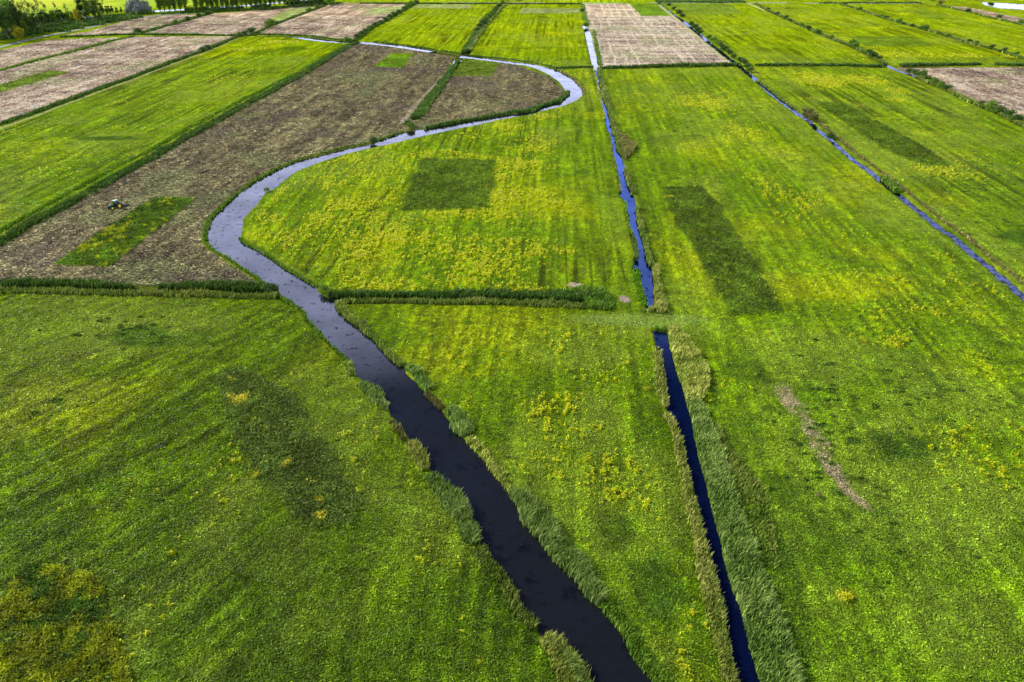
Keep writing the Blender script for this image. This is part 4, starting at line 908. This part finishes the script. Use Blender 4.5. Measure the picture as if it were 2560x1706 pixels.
def tree_proto(key, name, crown, h, r0, limbs, pal, n, size, seed, lean=0.0, spread=.3, shell=.5):
    rnd = random.Random(seed)
    root = empty(name, (0, 0, -500))
    bm_obj('trunk', trunk_bm(h * .93, r0, limbs, rnd, spread, lean), M_bark, root)
    V, F, S_, c = foliage(crown, n, size, pal, seed, shell)
    mesh_np('crown', V, F, S_, M_leaf, c.astype(np.float32), parent=root)
    PROTO[key] = [root, False]
def place(key, px, py, sc, label, cat, group, rz=None, sz=None):
    root, used = PROTO[key]
    if not used: o = root; PROTO[key][1] = True
    else:
        o = root.copy(); C.objects.link(o)
        for ch in root.children:
            c = ch.copy(); C.objects.link(c); c.parent = o
    x, y = at(px, py); o.location = (float(x), float(y), 0)
    o.rotation_euler = (0, 0, random.uniform(0, 6.28) if rz is None else rz)
    o.scale = (sc, sc, sc if sz is None else sz)
    for k_ in list(o.keys()):
        del o[k_]
    return tag(o, label, cat, group)
def poplar_blobs(rnd, h, w_):
    return [(rnd.uniform(-.5, .5), rnd.uniform(-.5, .5), z, w_ * f * rnd.uniform(.8, 1.15), w_ * f * rnd.uniform(.8, 1.15), h * .13)
            for z, f in [(h * .17, .5), (h * .26, .8), (h * .36, .95), (h * .48, 1.0), (h * .60, 1.0), (h * .72, .85), (h * .84, .65), (h * .94, .35)]]
rn = random.Random(5)
for i in range(3):
    tree_proto('poplar%d' % i, 'poplar_tree', poplar_blobs(rn, 27, 4.0), 27, .45, 12, 'green' if i else 'dark', 2200, .55, 40 + i, shell=.35)
for i in range(3):   # tall thin, half bare
    bl_ = [(rn.uniform(-2, 2), rn.uniform(-2, 2), rn.uniform(12, 27), rn.uniform(1.0, 2.2), rn.uniform(1.0, 2.2), rn.uniform(1.5, 3)) for _ in range(8)]
    tree_proto('thin%d' % i, 'thin_tree', bl_, 27, .32, 14, 'mix', 420, .40, 50 + i, lean=rn.uniform(-.06, .06), spread=.22, shell=.2)
for i in range(3):   # broad dense woodland tree
    bl_ = [(rn.uniform(-3, 3), rn.uniform(-3, 3), rn.uniform(9, 24), rn.uniform(2.2, 3.6), rn.uniform(2.2, 3.6), rn.uniform(2, 4)) for _ in range(11)]
    tree_proto('wood%d' % i, 'woodland_tree', bl_, 24, .5, 10, 'green' if i == 1 else 'dark', 2000, .6, 60 + i, shell=.3)
PAL['silver'] = [(0.07, 0.09, 0.08), (0.14, 0.17, 0.16), (0.24, 0.28, 0.28)]
for i, pal in enumerate(['dark', 'green', 'silver', 'tan', 'brown']):
    bl_ = [(rn.uniform(-1.2, 1.2), rn.uniform(-1.2, 1.2), rn.uniform(.9, 2.2), rn.uniform(.8, 1.5), rn.uniform(.8, 1.5), rn.uniform(.7, 1.3)) for _ in range(8)]
    tree_proto('bush%d' % i, 'shrub', bl_, 2.2, .08, 6, pal, 900, .20, 70 + i, spread=.5, shell=.3)
PAL['gold'] = [(0.16, 0.17, 0.006), (0.34, 0.32, 0.008), (0.50, 0.44, 0.01)]
bl_ = [(rn.uniform(-1.2, 1.2), rn.uniform(-1.2, 1.2), rn.uniform(.9, 2.8), rn.uniform(.8, 1.5), rn.uniform(.8, 1.5), rn.uniform(.7, 1.3)) for _ in range(8)]
tree_proto('bush5', 'shrub', bl_, 2.4, .08, 6, 'gold', 900, .22, 79, spread=.5, shell=.3)
ORD = ['first','second','third','fourth','fifth','sixth','seventh','eighth','ninth','tenth','eleventh','twelfth','thirteenth','fourteenth','fifteenth','sixteenth','seventeenth','eighteenth','nineteenth','twentieth','twenty first','twenty second','twenty third','twenty fourth','twenty fifth','twenty sixth','twenty seventh','twenty eighth','twenty ninth','thirtieth','thirty first','thirty second','thirty third','thirty fourth','thirty fifth','thirty sixth','thirty seventh','thirty eighth','thirty ninth','fortieth']
# row of poplars
xs = [400,413,426,438,452,465, 492,506,520,532,544,558,570,582,594,606,617,628,640,652,664,676,688,700,712,724,736,748,760,772,784,796]
for i, x in enumerate(xs):
    yb = np.interp(x, [400, 520, 640, 760, 800], [31, 26, 20, 11, 8])
    place('poplar%d' % random.choice([0, 1, 1, 2, 2]), x + random.uniform(-1, 1), yb, random.uniform(.85, 1.1), ORD[i] + ' poplar from the left in the straight row behind the pinkish fields', 'tree', 'poplars in a row behind the fields')
# left wood
k = 0
for (x, y, s) in [(2,96,1.1),(12,92,1.15),(24,88,1.2),(36,83,1.15),(8,84,1.1),(28,78,1.1),(42,76,1.0),(16,76,1.15),(20,98,1.1),(33,94,1.0),(-3,90,1.15),(46,88,.95),(-12,100,1.1),(-25,104,1.1),(-15,88,1.1),(-40,96,1.1)]:
    place('wood%d' % random.randint(0, 2), x, y, s, ORD[k] + ' tall tree of the dense wood corner, upper left' if x > -2 else 'tall wood tree beyond the left frame edge', 'tree', 'trees of the wood in the upper left'); k += 1
for i, (x, y, s) in enumerate([(54,80,1.05),(62,84,.95),(74,78,1.1),(84,74,1.0),(97,76,.9),(104,66,1.05),(120,62,.8),(146,58,.75),(172,56,.75),(200,52,.9),(212,50,1.0),(224,50,1.05),(236,48,1.0),(250,44,.95),(262,42,.8)]):
    place('thin%d' % random.randint(0, 2), x, y, s, ORD[i] + ' thin half bare tree from the left before the bright meadow', 'tree', 'thin trees at the edge of the wood')
lows = [(218,58,.6),(236,56,.62),(226,52,.9),(210,52,.8),(243,50,.85),(258,46,.6),(66,90,.55),(82,86,.6),(74,82,.7),(90,80,.6),(100,70,.55),(94,76,.6),(112,72,.6),(120,68,.65),(126,70,.6),(138,68,.62),(144,64,.6),(150,64,.55),(158,62,.55),(165,58,.45),(174,58,.45),(185,57,.45),(196,57,.5),(204,60,.5),(252,52,.45),(268,42,.42),(276,40,.4),(284,38,.38),(294,38,.34),(304,37,.30),(60,76,.75),(56,88,.6)]
for i, (x, y, s) in enumerate(lows):
    place('wood%d' % random.randint(0, 2), x, y, s, ORD[i] + ' low dark tree along the foot of the wood', 'tree', 'low trees along the foot of the wood')
place('bush5', 48, 97, 2.8, 'golden yellow autumn bush beside the pale road', 'shrub', None, sz=3.0)
place('bush5', 199, 60, 2.2, 'golden yellow slim tree among the dark bushes', 'shrub', None, sz=4.2)
place('bush5', 31, 64, 1.8, 'small yellowish bush inside the wood', 'shrub', None, sz=4.0)
for i, (x, y, s, z_) in enumerate([(333,34,3.6,5.0),(346,36,3.2,3.6),(360,34,3.8,4.6),(340,26,3.4,4.6),(372,32,2.6,2.4),(322,34,2.0,2.2)]):
    place('bush2', x, y, s, ORD[i] + ' silvery grey willow of the clump beside the poplars', 'shrub', 'silvery willows left of the poplars', sz=z_)
def bushes(lst, label, group, keys=('bush0', 'bush0', 'bush1')):
    for i, b_ in enumerate(lst):
        x, y, s = b_[:3]; kk = b_[3] if len(b_) > 3 else random.choice(keys)
        place(kk, x, y, s, '%s shrub from the top %s' % (ORD[i], label), 'shrub', group)
bushes([(1672,16,1.4),(1684,26,1.6),(1697,36,1.9),(1706,44,1.6),(1728,64,1.5),(1738,72,1.7),(1745,80,1.7),(1750,86,1.5),(1772,99,1.3),(1783,106,1.5),(1794,114,1.6),(1803,121,1.6),(1812,128,1.7),(1822,137,1.7),(1834,146,1.3),(1850,157,1.6),(1860,162,1.6),(1868,172,1.5),(1874,182,1.3)], 'along the ditch right of the ruled field', 'shrubs along the ditch right of the ruled field')
bushes([(1921,26,1.2),(1944,38,1.3),(1964,48,1.5),(1976,54,1.1),(2003,66,1.3),(2020,74,1.5),(2045,86,1.6),(2078,98,1.1),(2128,117,1.9),(2138,122,1.7),(2174,138,1.7),(2184,144,1.6),(2196,151,1.3)], 'along the second slanting ditch, upper right', 'shrubs along the second slanting ditch')
bushes([(2274,182,1.2),(2288,188,1.5),(2302,195,1.7),(2318,203,1.5),(2334,211,1.4),(2348,219,1.3),(2366,227,1.4),(2452,264,1.0),(2480,275,1.6),(2500,284,1.6),(2520,294,1.6),(2544,306,1.6)], 'along the left edge of the pale field at the right', 'shrubs at the pale field on the right', ('bush0','bush1','bush1'))
bushes([(2112,14,1.4),(2150,26,1.4),(2205,44,1.1),(2216,48,1.4),(2246,58,1.5),(2258,62,1.1),(2280,68,1.3),(2304,74,1.5),(2312,77,1.7),(2345,86,1.0),(2372,94,1.1),(2424,108,1.3),(2440,113,1.3),(2478,123,1.4),(2510,131,1.4),(2540,140,1.2)], 'along the third slanting ditch, upper right', 'shrubs along the third slanting ditch')
bushes([(2352,13,1.9,'bush4'),(2420,31,1.6),(2498,47,1.6),(2554,60,1.5)], 'along the thin pink strip', 'shrubs along the thin pink strip')
bushes([(1041,9,1.6),(1030,14,1.8),(1020,20,1.9),(1010,26,1.8),(998,34,1.7),(986,41,1.8),(975,47,1.8),(964,54,1.7),(950,60,1.4),(938,67,1.6),(926,75,1.5),(914,83,1.6),(905,89,1.6),(894,97,1.6),(871,109,1.9,'bush1')], 'between pinkish field and green meadow', 'shrubs between pinkish field and green meadow')
bushes([(1256,13,1.7),(1248,20,1.8),(1240,28,1.8),(1234,35,1.8),(1228,42,2.0),(1220,48,2.0),(1215,56,2.1),(1207,63,2.0),(1200,70,1.8),(1192,79,1.4)], 'in the ditch between the two upper meadows', 'shrubs between the two upper meadows')
bushes([(827,14,3.4,'bush1'),(795,22,1.5),(772,31,1.6),(690,64,1.7),(673,69,2.6)], 'along the bank between the upper pinkish fields', 'shrubs between the upper pinkish fields')
bushes([(540,32,2.0),(520,38,1.8),(498,44,1.7),(470,52,1.6),(440,62,1.6),(345,84,1.9)], 'on the bank running up to the poplars', 'shrubs on the bank up to the poplars')
bushes([(630,84,2.0),(612,88,1.5),(600,92,1.3),(520,124,1.4),(505,129,1.4)], 'on the hedge left of the long meadow', 'shrubs on the hedge by the long meadow')
place('bush0', 1022, 316, 1.25, 'dark shrub on the river bank at the end of the field ditch', 'shrub', None)
place('bush1', 1030, 322, 1.05, 'bright green shrub overhanging the river at the field ditch end', 'shrub', None)
place('bush4', 2018, 298, 1.9, 'large brown olive shrub covering the slanting ditch', 'shrub', None)
place('bush4', 2030, 304, 1.5, 'lower brown shrub beside the large one on the slanting ditch', 'shrub', None)
place('bush0', 2076, 348, 1.1, 'dark small shrub on the slanting ditch below the big brown one', 'shrub', None)
place('bush1', 808, 730, 0.75, 'round green shrub at the mouth of the side ditch', 'shrub', None)
place('bush0', 676, 732, 1.0, 'dark round reed shrub where the tractor field meets the river', 'shrub', None)
place('bush4', 912, 812, 0.45, 'small brown bush on the right river bank', 'shrub', None)
place('bush1', 666, 480, 0.55, 'small green bush on the inner river bend', 'shrub', None)
place('bush0', 935, 357, 1.0, 'dark shrub on the river bank below the brown field', 'shrub', None)
place('bush1', 1466, 68, 1.4, 'green shrub where the straight canal begins to show', 'shrub', None)
place('bush0', 1456, 30, 1.4, 'dark shrub on the far end of the canal bank', 'shrub', None)
place('bush4', 2046, 1243, 0.32, 'tiny brown dry tuft in the right meadow', 'shrub', None)
# wood on the far horizon, top right
for i, x in enumerate(np.linspace(1868, 2085, 22)):
    place('wood%d' % random.randint(0, 2), x, random.uniform(1.0, 3.5), .38, ORD[i] + ' tree from the left in the dark far wood, top right', 'tree', 'trees of the far wood top right')
for i, (x, y) in enumerate([(1059,1),(1252,1),(1290,2),(2165,1),(2215,0),(2330,3),(2440,2),(2480,1)]):
    place('bush0', x, y, 2.5, ORD[i] + ' dark shrub from the left beyond the far road', 'shrub', 'shrubs beyond the far road')
for k_, (rt, used) in list(PROTO.items()):
    if not used:
        for ch in list(rt.children): bpy.data.objects.remove(ch)
        bpy.data.objects.remove(rt)
#@@TRACTOR
# ------------------------------------------------------------------ tractor with harrow
def box(bm, c, s, top=(1, 1), shift=(0, 0)):
    vs = []
    for z, (fx, fy), (sx_, sy_) in ((-.5, (1, 1), (0, 0)), (.5, top, shift)):
        for a, b in ((-.5, -.5), (.5, -.5), (.5, .5), (-.5, .5)):
            vs.append(bm.verts.new((c[0] + a * s[0] * fx + sx_, c[1] + b * s[1] * fy + sy_, c[2] + z * s[2])))
    for f in ((3, 2, 1, 0), (4, 5, 6, 7), (0, 1, 5, 4), (1, 2, 6, 5), (2, 3, 7, 6), (3, 0, 4, 7)): bm.faces.new([vs[i] for i in f])
def bev(bm, w_=0.05): bmesh.ops.bevel(bm, geom=bm.edges[:], offset=w_, segments=2, affect='EDGES')
def lathe_y(bm, c, prof, seg=28):
    rings = []
    for i in range(seg):
        t = 2 * math.pi * i / seg
        rings.append([bm.verts.new((c[0] + r_ * math.cos(t), c[1] + y_, c[2] + r_ * math.sin(t))) for r_, y_ in prof])
    for i in range(seg):
        a, b = rings[i], rings[(i + 1) % seg]
        for j in range(len(prof) - 1): bm.faces.new([a[j], a[j + 1], b[j + 1], b[j]])
tx_, ty_ = at(291, 521.5)
head = math.atan2(-2.2, -1.57)
T = empty('tractor', (float(tx_), float(ty_), 0.02), head, 'green farm tractor with yellow wheel rims working the brown field', 'tractor')
bm = bmesh.new(); box(bm, (1.45, 0, 1.45), (2.1, .82, .75), (.96, .8), (-.04, 0)); bev(bm, .07)
hood = bm_obj('hood', bm, M_tgreen, T)
bm = bmesh.new(); box(bm, (2.52, 0, 1.40), (.06, .62, .6)); bm_obj('grille', bm, M_dark, hood)
for s in (-1, 1):
    bm = bmesh.new(); box(bm, (2.54, s * .27, 1.62), (.06, .16, .12)); bm_obj('headlight', bm, M_troof, hood)
bm = bmesh.new(); box(bm, (.6, 0, .95), (3.6, .55, .55)); bev(bm, .04); bm_obj('chassis', bm, M_dark, T)
bm = bmesh.new(); box(bm, (-.35, 0, 2.1), (1.45, 1.55, 1.35), (.88, .88)); bev(bm, .05); cabo = bm_obj('cab', bm, M_glass, T)
bm = bmesh.new()
for a, b in ((.36, .76), (.36, -.76), (-1.06, .76), (-1.06, -.76)):
    cone_bm(bm, (a, b, 1.45), (a * .86 - .05, b * .89, 2.78), .055, .05, 6)
bm_obj('cab_pillars', bm, M_tgreen, cabo)
bm = bmesh.new(); box(bm, (-.36, 0, 2.86), (1.62, 1.62, .2), (.86, .86)); bev(bm, .05); bm_obj('roof', bm, M_troof, T)
bm = bmesh.new(); cone_bm(bm, (.62, -.55, 1.5), (.62, -.55, 2.75), .05, .05, 8); bm_obj('exhaust_pipe', bm, M_dark, T)
for s in (-1, 1):
    bm = bmesh.new()
    for i in range(8):
        t0, t1 = math.pi * (.12 + .1 * i), math.pi * (.12 + .1 * (i + 1)); rr = 1.08
        f = [bm.verts.new((-.75 + rr * math.cos(t), s * y_, .92 + rr * math.sin(t))) for t, y_ in ((t0, .62), (t1, .62), (t1, 1.15), (t0, 1.15))]
        bm.faces.new(f)
    fo = bm_obj('fender', bm, M_tgreen, T); md = fo.modifiers.new('s', 'SOLIDIFY'); md.thickness = .05
def wheel(x, y, r_, w_):
    bm = bmesh.new(); h_ = w_ / 2
    lathe_y(bm, (x, y, r_), [(r_ * .55, -h_ * .8), (r_ * .85, -h_), (r_ * .97, -h_ * .8), (r_, 0), (r_ * .97, h_ * .8), (r_ * .85, h_), (r_ * .55, h_ * .8), (r_ * .55, -h_ * .8)])
    for i in range(18):
        t = 2 * math.pi * i / 18
        for sgn in (-1, 1):
            cone_bm(bm, (x + r_ * math.cos(t), y, r_ + r_ * math.sin(t)), (x + r_ * .99 * math.cos(t + .12), y + sgn * h_ * .95, r_ + r_ * .99 * math.sin(t + .12)), .04, .04, 4)
    wo_ = bm_obj('wheel', bm, M_rub, T, False)
    bm = bmesh.new(); sg = 1 if y > 0 else -1
    lathe_y(bm, (x, y, r_), [(.001, sg * h_ * .45), (r_ * .2, sg * h_ * .5), (r_ * .22, sg * h_ * .35), (r_ * .5, sg * h_ * .6), (r_ * .57, sg * h_ * .86), (r_ * .57, -sg * h_ * .7)])
    bm_obj('rim', bm, M_rim, wo_)
for s in (-1, 1):
    wheel(-.75, s * .9, .92, .55); wheel(1.85, s * .85, .66, .42)
Hh = empty('harrow', (float(tx_), float(ty_), 0.02), head, 'purple grey harrow towed behind the green tractor', 'harrow')
bm = bmesh.new()
for x in (-2.3, -3.3): box(bm, (x, 0, .75), (.14, 2.9, .14))
for y in (-1.3, -.45, .45, 1.3): box(bm, (-2.8, y, .753), (1.1, .1, .1))
fr_ = bm_obj('frame', bm, M_pur, Hh, False)
bm = bmesh.new(); cone_bm(bm, (-1.4, 0, .8), (-2.3, 0, .8), .08, .08, 8); cone_bm(bm, (-1.3, .35, .6), (-2.3, .9, .7), .05, .05, 6); cone_bm(bm, (-1.3, -.35, .6), (-2.3, -.9, .7), .05, .05, 6); bm_obj('drawbar', bm, M_dark, Hh)
for x in (-2.3, -3.3):
    bm = bmesh.new()
    for i in range(11): lathe_y(bm, (x, -1.35 + .27 * i, .33), [(.001, -.02), (.33, 0), (.001, .02)], 14)
    cone_bm(bm, (x, -1.4, .33), (x, 1.4, .33), .04, .04, 6)
    bm_obj('disc_row', bm, M_dark, Hh, False)
bm = bmesh.new(); cone_bm(bm, (-3.9, -1.45, .28), (-3.9, 1.45, .28), .26, .26, 14); bm_obj('roller', bm, M_pur, Hh)
# car on the far road
cx_, cy_ = at(2178, 9.5)
def car(x, y, rz, paint, label):
    K = empty('car', (x, y, 0.1), rz, label, 'car')
    bm = bmesh.new(); box(bm, (0, 0, .62), (4.3, 1.75, .62), (.97, .94)); bev(bm, .1); bm_obj('body', bm, paint, K)
    bm = bmesh.new(); box(bm, (-.2, 0, 1.2), (2.5, 1.6, .56), (.72, .84)); bev(bm, .06); bm_obj('window_band', bm, M_glass, K)
    bm = bmesh.new(); box(bm, (-.2, 0, 1.5), (1.75, 1.32, .06)); bm_obj('roof', bm, paint, K)
    for a in (-1.35, 1.35):
        for s in (-1, 1):
            bm = bmesh.new(); lathe_y(bm, (a, s * .8, .32), [(.001, -.1), (.32, -.1), (.32, .1), (.001, .1)], 14); bm_obj('wheel', bm, M_rub, K)
car(float(cx_), float(cy_), 0.05, M_carb, 'dark blue car on the far road in the upper right')
